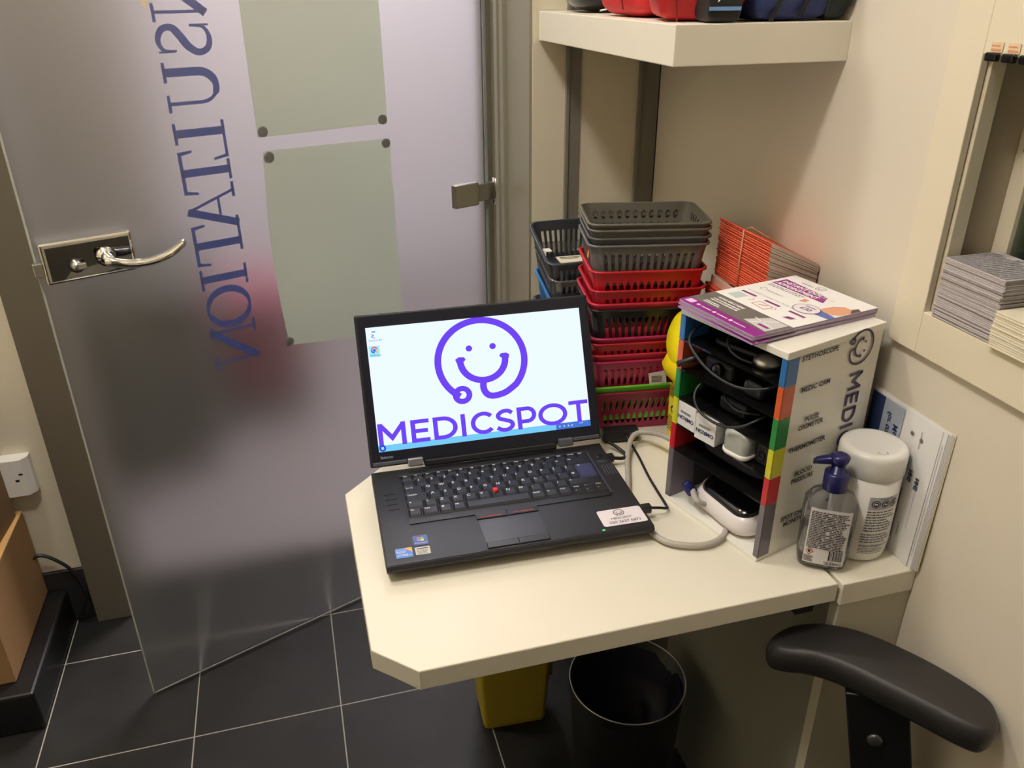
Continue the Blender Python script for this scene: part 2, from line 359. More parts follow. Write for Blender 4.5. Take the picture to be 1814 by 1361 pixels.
# ================================================================== SETTING
struct('floor', G().box(-2.4, 2.6, -1.6, 1.98, -0.06, 0), M_tile)
struct('floor_corridor', G().box(-2.4, 2.6, 1.98, 4.7, -0.06, 0), mat('corridor_floor', rgb(136, 128, 130), .5))
struct('ceiling', G().box(-2.4, 2.6, -1.6, 4.7, CEIL, CEIL + 0.06), M_ceil)
XR = 0.7515; HX = 0.742
g = G(); OY0, OY1, OZ0, OZ1 = -0.35, 0.776, 1.069, 1.366
g.box(XR, XR + .13, -1.6, OY0, 0, CEIL); g.box(XR, XR + .13, OY1 + .02, 2.1, 0, CEIL); g.box(XR, XR + .13, OY0, OY1 + .02, 0, OZ0 - .01); g.box(XR, XR + .13, OY0, OY1 + .02, OZ1 + .012, CEIL)
struct('wall_right', g, M_wallR)
struct('wall_near', G().box(-1.65, XR, -1.36, -1.3, 0, CEIL), mat('bounce_cut_wall', rgb(84, 78, 70), .7))  # unseen wall, coloured dark to cut bounce onto the desk front edge
struct('wall_left', G().box(-1.65, -1.6, -1.36, 1.83, 0, CEIL), M_wall)
XD = 0.482  # right side of the door opening
g = G(); g.box(XD + .002, XR, 1.6, 1.98, 0, CEIL)
struct('wall_back', g, M_wall)
g = G(); g.box(-1.65, -0.592, 1.83, 1.98, 0.155, CEIL); g.box(-1.65, -0.592, 1.845, 1.98, 0, 0.155); g.box(-0.592, XD + .002, 1.83, 1.98, 2.12, CEIL)
struct('wall_far', g, M_wall)
g = G(); g.box(-1.6, -0.592, 1.824, 1.845, 0.0, 0.153, bev=.002); struct('baseboard_far', g, M_skirt)
# door frame right side: reveal with two grooves
g = G(); g.box(XD - .004, XD + .002, 1.602, 1.765, 0, 2.12); g.box(XD - .012, XD + .002, 1.772, 1.80, 0, 2.12, bev=.001); g.box(XD - .006, XD + .002, 1.80, 1.812, 0, 2.12)
g.box(XD - .014, XD + .002, 1.812, 1.838, 0, 2.12, bev=.001); g.box(XD - .004, XD + .002, 1.838, 1.905, 0, 2.12); g.box(XD - .02, XD + .002, 1.905, 1.98, 0, 2.12)
struct('trim_1', g, M_frame)
g = G(); g.box(-0.592, -0.51, 1.80, 1.98, 0, 2.12, bev=.002); g.box(-0.592, XD, 1.80, 1.98, 2.06, 2.12)
struct('trim_2', g, M_dframe)
g = G(); g.box(.551, .558, 1.592, 1.603, 0, CEIL, bev=.0008); g.box(.558, .582, 1.596, 1.603, 0, CEIL); struct('trim_3', g, M_post)
g = G(); g.box(.705, .712, 1.592, 1.603, 0, CEIL, bev=.0008); g.box(.712, .7485, 1.596, 1.603, 0, CEIL); struct('trim_4', g, M_post)
struct('dark_gap_strip', G().box(.7487, XR, 1.5965, 1.603, 0, CEIL), M_black)  # black strip put in for the dark gap in the corner
# hatch window in the right wall
win = thing('window_1', None, None); win['kind'] = 'structure'
g = G(); FY = 0.826; FZ = 1.014
g.box(HX, XR, OY1, FY, FZ, 1.60, bev=.0012); g.box(HX, XR, OY0 - .05, OY1, FZ, OZ0, bev=.0012); g.box(HX, XR, OY0 - .05, OY1, OZ1, 1.60, bev=.0012); g.box(HX, XR, OY0 - .05, OY0, OZ0, OZ1, bev=.0012)
obj('window_frame', g, M_cream, win)
g = G(); g.box(XR, XR + .15, OY0, OY1 + .005, OZ0 - .012, OZ0); obj('window_sill', g, M_cream, win)
g = G(); g.box(XR + .004, XR + .13, OY1 + .004, OY1 + .02, OZ0, OZ1); g.box(XR, XR + .13, OY0, OY1 + .02, OZ1, OZ1 + .012); obj('window_lining', g, mat('shaded_lining_paint', rgb(176, 164, 142), .5), win)  # lining colour greyed to carry the shade deeper in the opening
g = G(); g.box(XR + .002, XR + .022, OY1 - .004, OY1 + .006, OZ0, OZ1, bev=.001); obj('window_bead', g, M_cream, win)
g = G(); g.box(XR + .074, XR + .092, OY1 - .018, OY1 + .004, OZ0, OZ1, bev=.001); g.box(XR + .074, XR + .092, OY0, OY1, OZ1 - .015, OZ1); fr = obj('sliding_frame', g, M_cream, win)
g = G(); g.lathe([(.0028, 0), (.0028, .0012), (.001, .0018)], T(XR + .073, OY1 - .009, 1.262) @ Matrix.Rotation(-PI / 2, 4, 'Y'), n=12); obj('screw', g, M_steel, fr)
g = G(); g.box(XR + .081, XR + .085, OY0, OY1 - .015, OZ0, OZ1 - .01); obj('window_pane', g, clear_mat('window_glass', (.62, .74, .66), (.25, .3, .25), .12, .02), win)
# room seen through the hatch
g = G(); g.box(2.3, 2.36, -1.6, 2.1, 0, CEIL); struct('wall_beyond_hatch', g, mat('green_grey_wall', rgb(120, 134, 112), .7))
# corridor beyond the glass door
struct('wall_corridor', G().box(-2.4, 2.6, 4.3, 4.36, 0, CEIL), mat('corridor_paint', rgb(228, 222, 230), .6))
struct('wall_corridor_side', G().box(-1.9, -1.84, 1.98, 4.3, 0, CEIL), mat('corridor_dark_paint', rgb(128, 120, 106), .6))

# corridor furniture seen blurred through the frosted glass
t = thing('display_unit', 'dark display unit seen blurred through the frosted door, low and furthest from the hinges', 'cabinet', (-.62, 2.75, 0))
M_unit = mat('unit_grey', rgb(74, 74, 70), .6)
obj('body', G().box(-.62, .30, -.25, .3, 0, .62, bev=.01), M_unit, t)
for k in (0, 1): obj('door', G().box(-.60 + k * .45, -.17 + k * .45, -.262, -.25, .04, .60, bev=.002), mat('unit_door', rgb(82, 82, 78), .5), t)
t = thing('tall_locker', 'tall grey locker seen blurred through the frosted door near the lock', 'cabinet', (-1.15, 3.9, 0))
obj('body', G().box(-.5, .62, -.25, .3, 0, 2.0, bev=.01), mat('locker_grey', rgb(150, 142, 134), .6), t)
obj('door', G().box(-.46, .08, -.262, -.25, .06, 1.95, bev=.002).box(.1, .58, -.262, -.25, .06, 1.95, bev=.002), mat('locker_door', rgb(158, 150, 142), .5), t)
t = thing('red_stool', 'dark red stool blurred to a pinkish patch through the frosted door', 'stool', (-.12, 2.95, 0))
obj('cushion', G().box(-.17, .12, -.18, .18, .10, .48, bev=.04, seg=3), mat('red_cloth', rgb(150, 70, 96), .8), t)
for a in (-.1, .11):
    for b in (-.14, .14): obj('leg', G().box(a - .015, a + .015, b - .015, b + .015, 0, .21), M_black, t)

# ================================================================== GLASS DOOR
DA = Vector((-0.438, 1.505, 0.0)); DX = Vector((0.929, 0.370, 0)).normalized(); DANG = math.atan2(DX.y, DX.x)
door = thing('door_1', None, None, DA, DANG); door['kind'] = 'structure'      # local x along the glass, local y away from the room
gz0, gz1 = 0.008, 2.05
obj('glass_panel', G().box(0.012, .955, .002, .008, gz0, gz1), M_frost, door)
obj('edge_strip', G().box(.009, .012, 0, .008, gz0, gz1), mat('polished_glass_edge', rgb(196, 200, 192), .15, spec=.9), door)
obj('bottom_edge', G().box(.009, .955, .001, .007, gz0 - .003, gz0), mat('polished_glass_edge', rgb(196, 200, 192), .15), door)
obj('seal_strip', G().box(.955, .962, .0, .008, gz0, gz1), mat('clear_seal', rgb(170, 172, 172), .3), door)
# lettering on the outer face, seen mirrored
d = D2(); yy = 0; zs = {'N': 0}
CAPH = .093; sc = CAPH
pos = [('N', 1.475), ('S', 1.381), ('U', 1.318), ('L', 1.216), ('T', 1.168), ('A', 1.100), ('T', 1.030), ('I', .945), ('O', .903), ('N', .822)]
for ch, z in pos:
    a, gl = serif(ch)
    kx = .82 if ch == 'S' else 1
    d.add(gl, lambda p, q, z=z, kx=kx: (.371 - q * sc, z - p * sc * kx))
decal('lettering', d, lambda x, y: Vector((x, .0086, y)), trans_mat('vinyl_blue_film', rgb(14, 56, 150), rgb(4, 66, 168), .45), door)
# lock case and lever handle
lk = obj('lock_case', G().box(.018, .166, -.022, 0, .977, 1.049, bev=.004, seg=3, smooth=False), M_chrome, door)
obj('lock_cover', G().box(.026, .160, -.0232, -.0215, .983, 1.041), mat('dark_mirror', (.10, .10, .10), .03, 1.0), lk)
obj('latch_bolt', G().box(.004, .018, -.017, -.004, .993, 1.016, bev=.001), M_steel, lk)
g = G(); g.lathe([(.012, 0), (.012, .006), (.009, .010), (.006, .018)], T(.068, -.022, 1.005) @ Matrix.Rotation(PI / 2, 4, 'X'), n=24); g.box(.066, .082, -.042, -.034, 1.0, 1.012, bev=.002); obj('thumb_turn', g, M_steel, lk)
g = G(); g.lathe([(.0175, 0), (.0175, .005), (.013, .008), (.0095, .012), (.009, .04)], T(.118, -.022, 1.012) @ Matrix.Rotation(PI / 2, 4, 'X'), n=28)
g.tube(smooth_path([(.112, -.058, 1.012), (.122, -.066, 1.010), (.145, -.070, 1.004), (.18, -.072, 1.003), (.212, -.070, 1.009), (.236, -.060, 1.018), (.243, -.054, 1.021)]), [.0085] * 20 + [.0075] * 24 + [.0072] * 5, n=14); obj('lever_handle', g, M_chrome, lk)
# hinge
hg = obj('hinge', G().box(.858, .925, -.017, 0, .975, 1.028, bev=.003), mat('satin_hinge', (.62, .60, .53), .28, 1.0), door)
obj('hinge_arm', G().box(.925, .972, -.014, -.002, .982, 1.022, bev=.002), M_steel, hg)
g = G(); g.lathe([(.0065, 0), (.0065, .062)], T(.980, -.008, .968), n=16); obj('hinge_pin', g, M_chrome, hg)
obj('hinge_plate', G().box(.972, .99, -.004, 0, .968, 1.03), M_steel, hg)
# paper notices fixed to the outer face
M_notice = trans_mat('notice_paper', rgb(216, 220, 206), rgb(238, 243, 230), .75)
def notice(label, u0, u1, z0, z1, z0r, z1r, tacks, bend):
    t = thing('paper_notice', label, 'notice', DA, DANG)
    n = 10; g = G(); b = bmesh.new(); V = []
    for j in range(n + 1):
        row = []
        for i in range(n + 1):
            s, q = i / n, j / n
            zz = (z0 + (z0r - z0) * s) * (1 - q) + (z1 + (z1r - z1) * s) * q
            row.append(b.verts.new((u0 + (u1 - u0) * s - bend * math.sin(PI * q) * (1 - s) * .5, .0105 + .0008 * math.sin(3 * s + 5 * q), zz)))
        V.append(row)
    for j in range(n):
        for i in range(n): b.faces.new((V[j][i], V[j][i + 1], V[j + 1][i + 1], V[j + 1][i]))
    thicken(b, .0003); g.merge(b, smooth=False); obj('sheet', g, M_notice, t)
    for (u, z) in tacks: obj('suction_pad', G().lathe([(.010, 0), (.010, .002), (.006, .003)], T(u, .0112, z) @ Matrix.Rotation(PI / 2, 4, 'X'), n=16), mat('pad_grey', rgb(138, 142, 142), .5), t)
notice('pale green paper sheet behind the glass door, upper of the two', .432, .713, 1.176, 1.50, 1.176, 1.50, [(.443, 1.186), (.702, 1.184)], .0)
notice('pale green paper sheet behind the glass door, lower of the two, between four pads', .438, .716, .744, 1.151, .70, 1.145, [(.449, 1.138), (.706, 1.136), (.438, .752), (.703, .715)], .02)
t = tag(obj('paper_slip', G().poly([(.268, -.0008, 1.402), (.300, -.0008, 1.46), (.232, -.0008, 1.46)]).poly([(.268, -.0012, 1.402), (.232, -.0012, 1.46), (.300, -.0012, 1.46)]), M_cpaper, None, DA, DANG), 'white corner of paper stuck on the room side of the glass door', 'paper')

# ================================================================== LEFT EDGE: plinth, boxes, socket, cable
g = G(); g.box(-1.35, -.645, 1.475, 1.82, 0, .105, bev=.006); tag(obj('black_plinth', g, M_plinth), 'low black plinth on the floor under the cardboard boxes', 'plinth')
t = thing('cardboard_box', 'brown cardboard box on the black plinth, lower of the two', 'box', (-.686, 1.518, .1055))
g = G(); g.box(-.40, 0, 0, .302, 0, .236, bev=.003); obj('body', g, M_card, t)
g = G(); g.box(-.40, 0.0005, .0, .302, .236, .2395); obj('flap', g, mat('cardboard_light', rgb(212, 168, 106), .8, noise=.05), t)
t = thing('cardboard_box', 'cardboard box, darkened as dimly lit, stacked on the other one beside the socket', 'box', (-.712, 1.520, .3455), -.07)
g = G(); g.box(-.30, 0, 0, .28, 0, .30, bev=.004); obj('body', g, mat('dim_cardboard', rgb(128, 100, 68), .8, noise=.08, nscale=14), t)  # weaker light on this box is put into its darker brown
g = G(); g.box(-.30, 0, .11, .16, .30, .3006); obj('tape_strip', g, M_tape, t)
t = thing('wall_socket', 'white surface-mounted socket box on the wall behind the boxes', 'socket', (-.70, 1.83, .395))
g = G(); g.prism([(0, 0), (.063, 0), (.063, -.018), (.050, -.034), (0, -.034)], 0, .095, bev=.002); obj('back_box', g, M_white, t)
g = G(); g.box(.030, .038, -.0348, -.034, .040, .045); g.box(.040, .048, -.0348, -.034, .056, .060); obj('socket_slots', g, M_black, t)
p = [(-.72, 1.79, .19), (-.676, 1.80, .226), (-.632, 1.80, .195), (-.609, 1.80, .152), (-.600, 1.80, .097), (-.612, 1.80, .055), (-.638, 1.815, .008)]
tag(obj('black_cable', G().tube(smooth_path(p), .004), M_black), 'black cable curving down from the cardboard boxes to the floor', 'cable')

# ================================================================== DESK, COUNTER, CABINET
DZ = .73; TH = .03
pts = [(.078, .698), (.632, .698), (.632, 1.40), (.34, 1.40), (.0285, 1.088), (.0285, .747)]
t = thing('desk', 'cream laminate desk top with cut corners under the laptop', 'desk')
obj('desk_top', G().prism(pts, DZ - TH, DZ, bev=.0018), M_lam, t)
g = G(); g.box(.585, .612, .712, .76, .676, DZ - TH); obj('bracket', g, M_black, t)
g = G(); g.box(.30, .34, 1.34, 1.38, 0, DZ - TH); obj('leg', g, M_lamedge, t)
t = thing('side_cabinet', 'cream boxed cabinet with worktop against the side wall under the bottles', 'cabinet')
obj('worktop', G().box(.637, XR - .001, .694, 1.598, DZ - .036, DZ, bev=.0018), M_lam, t)
obj('front_panel', G().box(.640, XR - .001, .697, .715, 0, DZ - .036), M_cab, t)
obj('side_panel', G().box(.640, .655, .715, 1.14, 0, DZ - .036), mat('shaded_side_board', rgb(132, 132, 116), .5, noise=.03, nscale=8), t)  # shade under the desk painted into this panel's darker, greener colour
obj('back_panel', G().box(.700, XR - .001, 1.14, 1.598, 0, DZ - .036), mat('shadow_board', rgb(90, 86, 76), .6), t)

# ================================================================== SHELF AND BAGS
tag(obj('wall_shelf', G().box(.495, XR, 1.018, 1.597, 1.34, 1.39, bev=.0012), M_shelf), 'thick white floating shelf fixed in the corner above the baskets', 'shelf')
def soft(cx, cy, z0, sx, sy, sz, e=.35, amp=.05, seed=1, M=None, n=28, m=18, flat=True, sag=0.0):
    r = random.Random(seed); ph = [r.uniform(0, 6) for _ in range(6)]; rings = []
    for j in range(m + 1):
        b = -PI / 2 + PI * j / m; cb = max(math.cos(b), 1e-4); sb = math.sin(b); ring = []
        for i in range(n):
            a = 2 * PI * i / n; ca, sa = math.cos(a), math.sin(a); f = lambda q: math.copysign(abs(q) ** e, q)
            k = 1 + amp * (math.sin(3 * a + ph[0] + 2 * b) + .6 * math.sin(5 * a + ph[1] - 3 * b) + .5 * math.sin(7 * b + ph[2] + a))
            x = sx / 2 * f(cb) * f(ca) * k; y = sy / 2 * f(cb) * f(sa) * k; z = sz / 2 * f(sb) * (1 if sb < 0 else k)
            ring.append((cx + x, cy + y, z0 + sz / 2 + z))
        rings.append(ring)
    return G().loft(rings, M)
SZ = 1.391
t = thing('red_pouch', 'red nylon pouch on the shelf, nearer the door', 'bag', (.575, 1.27, SZ))
obj('pouch_body', soft(0, 0, 0, .125, .16, .14, .4, .05, 3), M_bagred, t); obj('seam', G().tube(smooth_path([(-.064, -.04, .01), (-.068, -.03, .05), (-.062, 0, .09)]), .0012), mat('dark_red_seam', rgb(120, 14, 20), .6), t)
t = thing('red_pouch', 'red nylon pouch on the shelf, right beside the black one', 'bag', (.565, 1.115, SZ), -.3)
obj('pouch_body', soft(0, 0, 0, .12, .13, .14, .42, .05, 5), M_bagred, t); obj('seam', G().tube(smooth_path([(-.03, -.064, .0), (-.034, -.067, .05), (-.03, -.06, .09)]), .0012), mat('dark_red_seam', rgb(120, 14, 20), .6), t)
t = thing('black_pouch', 'black pouch with a pale blue stripe on the shelf front corner', 'bag', (.565, 1.040, SZ), -.12)
obj('pouch_body', soft(0, .004, 0, .050, .05, .13, .25, .02, 8), M_bagblack, t)
g = G(); g.box(-.022, .020, -.0235, -.0222, .014, .0185); obj('stripe', g, M_stripe, t)
g = G(); g.tube(smooth_path([(-.008, -.024, .06), (-.011, -.026, .045), (-.005, -.026, .036), (-.009, -.025, .028), (-.012, -.0245, .024)]), .0008); obj('zip_cord', g, M_paper, t)
t = thing('blue_pouch', 'blue nylon pouch with black trim on the shelf', 'bag', (.668, 1.085, SZ))
obj('pouch_body', soft(0, 0, 0, .125, .115, .13, .3, .03, 11), M_bagblue, t)
g = G(); g.tube([(x * 1.0, -.060 - .002 * math.sin(x * 60), z) for x, z in ((-.035, .0), (-.02, .035), (.0, .06), (.0, .09))], .003); g.tube([(x, -.060, z) for x, z in ((.005, .004), (.018, .03), (.028, .07))], .003); obj('trim', g, M_bagblack, t)
tag(obj('mesh_pouch', soft(.732, 1.06, SZ, .034, .085, .13, .5, .08, 15), mat('mesh_black', rgb(38, 44, 42), .8, noise=.6, nscale=500)), 'small black mesh pouch on the shelf against the side wall', 'bag')
tag(obj('camouflage_pouch', soft(.612, 1.125, SZ, .04, .08, .12, .5, .05, 19), mat('camouflage_cloth', rgb(74, 62, 44), .7, noise=.7, nscale=60)), 'brown mottled pouch between the black and the blue pouches', 'bag')
t = thing('black_case', 'glossy black case at the back end of the shelf', 'case', (.575, 1.49, SZ), -.15)
obj('shell', soft(0, 0, 0, .13, .17, .11, .7, .01, 21), M_blackg, t)
obj('strap', G().tube(smooth_path([(-.02, -.09, .004), (.0, -.098, .01), (.02, -.093, .03), (.03, -.088, .06)]), .0015), M_steel, t)

# ================================================================== HATCH CONTENTS
def stack(name, label, cat, group, n, x0, x1, y0, y1, z0, th, m, jit, seed, ang=0, top=None):
    r = random.Random(seed); k = 0; z = z0
    proto = G().box(0, x1 - x0, 0, y1 - y0, 0, th * .88); pm = None
    for i in range(n):
        o = obj(name, G().box(0, x1 - x0, 0, y1 - y0, 0, th * .86, bev=th * .15, seg=1), m) if pm is None else bpy.data.objects.new(name, pm)
        if pm is None: pm = o.data
        else: COL.objects.link(o)
        o.location = (x0 + r.uniform(-jit, jit), y0 + r.uniform(-jit, jit), z); o.rotation_euler = (0, 0, ang + r.uniform(-jit, jit) * 2); z += th
        tag(o, label, cat, group)
    proto.bm.free(); return z
zt = stack('leaflet', 'grey printed leaflet in the tall pile standing in the hatch', 'leaflet', 'grey leaflets piled in the hatch', 36, .742, .820, .671, .762, OZ0 + .0008, .00205, M_gpaper, .0016, 3)
d = D2()
for r_ in range(9): d.rect(.006, .004 + r_ * .0095, .070, .0068 + r_ * .0095)
tag(decal('leaflet_print', lines(D2(), .744, .673, .818, .76, 16, .5, .2, 5), lambda x, y: Vector((x, y, zt + .0003)), M_text), 'rows of small grey print on top of the tall leaflet pile', 'print')
stack('cream_leaflet', 'cream leaflet in the shorter pile in the hatch, overhanging the sill', 'leaflet', 'cream leaflets piled in the hatch', 15, .735, .82, .560, .668, OZ0 + .0008, .0028, M_cpaper, .0008, 9, .0)
for i, (py, lab) in enumerate(((.758, 'black label clip on the hatch frame, the one in its corner'), (.7355, 'black label clip on the hatch frame, second from its corner'), (.713, 'black label clip on the hatch frame, third from its corner'))):
    t = thing('label_clip', lab, 'clip', (HX, py, OZ1), 0, 'label clips along the top of the hatch')
    g = G(); g.box(-.008, -.001, -.008, .008, -.006, .003, bev=.002); obj('clip_body', g, M_blackg, t)
    g = G(); g.box(-.0012, -.0006, -.008, .008, .003, .013); obj('paper_tag', g, mat('peach_tag', rgb(232, 205, 170), .6), t)
    g = G(); g.box(-.0016, -.0012, -.006, .007, .0045, .0065); g.box(-.0016, -.0012, -.004, .007, .009, .0105); obj('tag_print', g, mat('peach_ink', rgb(226, 160, 122), .6), t)

# ================================================================== LAPTOP
LA = -.0327; LO = (.064, .858, DZ)
lap = thing('laptop', 'open black laptop showing a purple smiling face on the desk', 'laptop', LO, LA)
LW, LD = .374, .238; ZD = .0265   # deck height above desk
g = G()
prof = [(0.0, .0205), (.004, ZD), (LD, ZD), (LD, .006), (.03, .004), (.006, .012)]   # y, z side profile
b = bmesh.new(); A = [b.verts.new((0, y, z)) for y, z in prof]; B = [b.verts.new((LW, y, z)) for y, z in prof]
b.faces.new(A); b.faces.new(B[::-1])
for i in range(len(prof)): b.faces.new((A[i], B[i], B[(i + 1) % 6], A[(i + 1) % 6]))
bmesh.ops.recalc_face_normals(b, faces=b.faces[:]); bmesh.ops.bevel(b, geom=b.edges[:], offset=.0018, segments=2, profile=.5, affect='EDGES'); g.merge(b)
base = obj('base', g, M_lap, lap)
for x in (.02, .345): obj('rubber_foot', G().lathe([(.007, 0), (.007, .0055)], T(x, .215, 0), n=14), M_black, base)
for x in (.02, .345): obj('rubber_foot', G().lathe([(.007, 0), (.007, .0075)], T(x, .035, 0), n=14), M_black, base)
obj('front_lip', G().box(.004, .37, .0045, .0055, ZD - .001, ZD + .0004), M_key, base)
# keyboard
kb = obj('keyboard', G().box(.041, .341, .088, .2115, ZD + .0002, ZD + .0012), M_black, lap)
obj('keyboard_surround', G().box(.040, .342, .2115, .2145, ZD, ZD + .003, bev=.0006).box(.3412, .3445, .092, .212, ZD, ZD + .0025, bev=.0006), mat('surround', rgb(58, 60, 70), .4), kb)
U = .0198; X0 = .0425; legends = D2()
def key(x, y, wd, h, m=M_key, leg=None, ls=.0068):
    gp = .0006; b = bmesh.new(); x0, x1, y0, y1 = x + gp, x + wd - gp, y + gp, y + h - gp
    lo = [(x0, y0), (x1, y0), (x1, y1), (x0, y1)]; i1, i2 = .0022, .0034
    hi = [(x0 + i1, y0 + i2), (x1 - i1, y0 + i2), (x1 - i1, y1 - .001), (x0 + i1, y1 - .001)]
    L = [b.verts.new((*p, ZD + .0015)) for p in lo]; H = [b.verts.new((*p, ZD + .0045)) for p in hi]
    b.faces.new(L[::-1]); b.faces.new(H)
    for i in range(4): b.faces.new((L[i], L[(i + 1) % 4], H[(i + 1) % 4], H[i]))
    g = G(); g.merge(b); obj('key', g, m, kb)
    if leg: legends.add(text_d(leg, ls * 1.12, 'LEFT', .00012), lambda p, q: (x0 + .0035 + p, y1 - .0018 - ls * .75 + q))
RH = .0192; yt = .2108
yF = yt - .0135
fk = ['Esc'] + ['F%d' % i for i in range(1, 13)] + ['Ins', 'Del', 'Home', 'End']
fw = .2970 / 17
for i, s in enumerate(fk): key(X0 + i * fw, yF, fw, .0135, leg=s, ls=.0036)
y = yF - RH
for i, s in enumerate(['`', '1', '2', '3', '4', '5', '6', '7', '8', '9', '0', '-', '=']): key(X0 + i * U, y, U, RH, leg=s)
key(X0 + 13 * U, y, 2 * U, RH, leg='<x', ls=.0045)
y -= RH; key(X0, y, 1.5 * U, RH, leg='|<->|', ls=.0045)
for i, s in enumerate('QWERTYUIOP[]'): key(X0 + (1.5 + i) * U, y, U, RH, leg=s)
key(X0 + 13.5 * U, y - RH * .92, 1.5 * U, RH * 1.9, m=M_keyblue, leg='<-', ls=.005)
y -= RH; key(X0, y, 1.75 * U, RH, leg='CapsLk', ls=.0042)
for i, s in enumerate("ASDFGHJKL;'"): key(X0 + (1.75 + i) * U, y, U, RH, leg=s)
key(X0 + 12.75 * U, y, .75 * U, RH, leg='#')
y -= RH; key(X0, y, 1.3 * U, RH, leg='^')
for i, s in enumerate('\\ZXCVBNM,./'): key(X0 + (1.3 + i) * U, y, U, RH, leg=s)
key(X0 + 12.3 * U, y, 2.7 * U, RH, leg='^')
y -= RH; x = X0
for s, k in (('Fn', 1), ('Ctrl', 1.25), ('#', 1), ('Alt', 1), ('', 4.9), ('AltGr', 1.1), ('=', 1), ('Ctrl', 1.1)):
    key(x, y, k * U, RH, leg=s or None, ls=.0042 if len(s) > 1 else .0058); x += k * U
aw = (X0 + 15 * U - x) / 3
for i, (a, c) in enumerate((('PgUp', '<'), ('^', 'v'), ('PgDn', '>'))):
    key(x + i * aw, y + RH * .5, aw, RH * .5, leg=a, ls=.003); key(x + i * aw, y, aw, RH * .5, leg=c, ls=.003)
decal('key_legends', legends, lambda p, q: Vector((p, q, ZD + .00475)), M_leg, kb)
obj('pointing_stick', G().lathe([(.0035, ZD + .001), (.0045, ZD + .005), (.0045, ZD + .0075), (.002, ZD + .0085)], T(.1755, .1362, 0), n=16), mat('stick_red', rgb(220, 40, 50), .6), kb)
# touch pad buttons etc.
for x, rs in ((.135, 1), (.181, 1)):
    o = obj('stick_button', G().box(x, x + .045, .076, .088, ZD, ZD + .0016, bev=.0006), M_lap, base); 
obj('button_stripe', G().box(.140, .172, .0785, .0795, ZD + .0016, ZD + .0019).box(.188, .220, .0795, .0805, ZD + .0016, ZD + .0019), M_redink, base)
tp = obj('touchpad', G().box(.137, .224, .022, .074, ZD - .0002, ZD + .0005), mat('touchpad', rgb(36, 37, 42), .35), base)
obj('touchpad_button', G().box(.137, .180, .008, .0205, ZD, ZD + .0018, bev=.0006).box(.1815, .2245, .008, .0205, ZD, ZD + .0018, bev=.0006), M_key, base)
g = G()
for i in range(4): g.box(.013 + .001 * i, .030 + .0008 * i, .170 - i * .0135, .1708 - i * .0135, ZD, ZD + .0006)
obj('media_keys', g, M_black, base)
d = D2()
for i in range(4): d.add(text_d('-', .007), lambda p, q, i=i: (.012 + p, .1725 - i * .0135 + q))
d5 = D2()
for i in range(5): d5.ribbon([(.352 + i * .0042, .142), (.3535 + i * .0042, .172 - .0)], .0006)
decal('speaker_slots', d5, lambda p, q: Vector((p, q, ZD + .0007)), mat('deck_print', rgb(120, 124, 140), .5), base)
d.rect(.350, .180, .366, .1812); d.rect(.350, .184, .362, .1848)
decal('deck_marks', d, lambda p, q: Vector((p, q, ZD + .0007)), mat('deck_print', rgb(120, 124, 140), .5), base)
obj('power_button', G().lathe([(.006, ZD), (.006, ZD + .001), (.005, ZD + .0015)], T(.358, .198, 0), n=20), M_key, base)
obj('status_light', G().box(.299, .303, .0085, .0105, ZD, ZD + .0006), mat('green_led', rgb(70, 220, 90), .4, emit=rgb(60, 220, 80), es=1.2), base)
# stickers
def rrect(x0, y0, x1, y1, r, n=5):
    p = []
    for cx, cy, a in ((x1 - r, y1 - r, 0), (x0 + r, y1 - r, 90), (x0 + r, y0 + r, 180), (x1 - r, y0 + r, 270)): p += arc(cx, cy, r, r, a, a + 90, n)
    return p
def up(off): return lambda p, q: Vector((p, q, ZD + off))
st = decal('medicspot_sticker', D2().poly(rrect(.304, .015, .3695, .053, .004)), up(.0007), mat('sticker_white', rgb(232, 222, 226), .5), base)
d = D2(); d.add(smiley(.14), lambda x, y: (.335 + x * .0075, .0435 + y * .0068)); decal('sticker_logo', d, up(.0010), M_ink, st)
d = D2(); wd, L = word('MEDICSPOT', .12); k = .031 / L; d.add(wd, lambda x, y: (.3195 + x * k, .0285 + y * .0045)); d.add(text_d('020 3637 6873', .0078, 'CENTER'), lambda x, y: (.3375 + x, .0195 + y)); decal('sticker_text', d, up(.0010), M_ink, st)
st = decal('windows_sticker', D2().poly(rrect(.041, .0385, .061, .060, .002)), up(.0007), mat('sticker_blue', rgb(28, 60, 140), .3), base)
for (a, c_, col) in ((0, 1, (230, 90, 50)), (1, 1, (110, 180, 70)), (0, 0, (80, 150, 220)), (1, 0, (240, 190, 60))):
    decal('flag_pane', D2().rect(.0465 + a * .0048, .0468 + c_ * .0046, .0508 + a * .0048, .0508 + c_ * .0046), up(.001), mat('flag_%d%d' % (a, c_), rgb(*col), .4), st)
decal('sticker_text', text_d('Windows 7', .0036, 'CENTER'), lambda x, y: Vector((.051 + x, .0415 + y, ZD + .001)), M_leg, st)
st = decal('intel_sticker', D2().poly(rrect(.0145, .016, .0375, .037, .002)), up(.0007), mat('sticker_sky', rgb(60, 120, 205), .3), base)
decal('orange_corner', D2().poly([(.027, .0365), (.037, .0365), (.037, .026)]), up(.0009), mat('sticker_orange', rgb(240, 160, 50), .4), st)
d = text_d('intel', .006); e = D2(); e.add(d, lambda x, y: (.0165 + x, .0275 + y)); e.add(text_d('CORE', .0055, bold=.0001), lambda x, y: (.0165 + x, .0195 + y)); e.add(text_d('inside', .003), lambda x, y: (.029 + x, .0195 + y)); e.ring(.0225, .0297, .0065, .0006, 24, .0035); decal('sticker_text', e, up(.0011), M_leg, st)
st = decal('warranty_sticker', D2().poly(rrect(.041, .0175, .061, .034, .001)), up(.0007), mat('sticker_cream', rgb(205, 200, 190), .5), base)
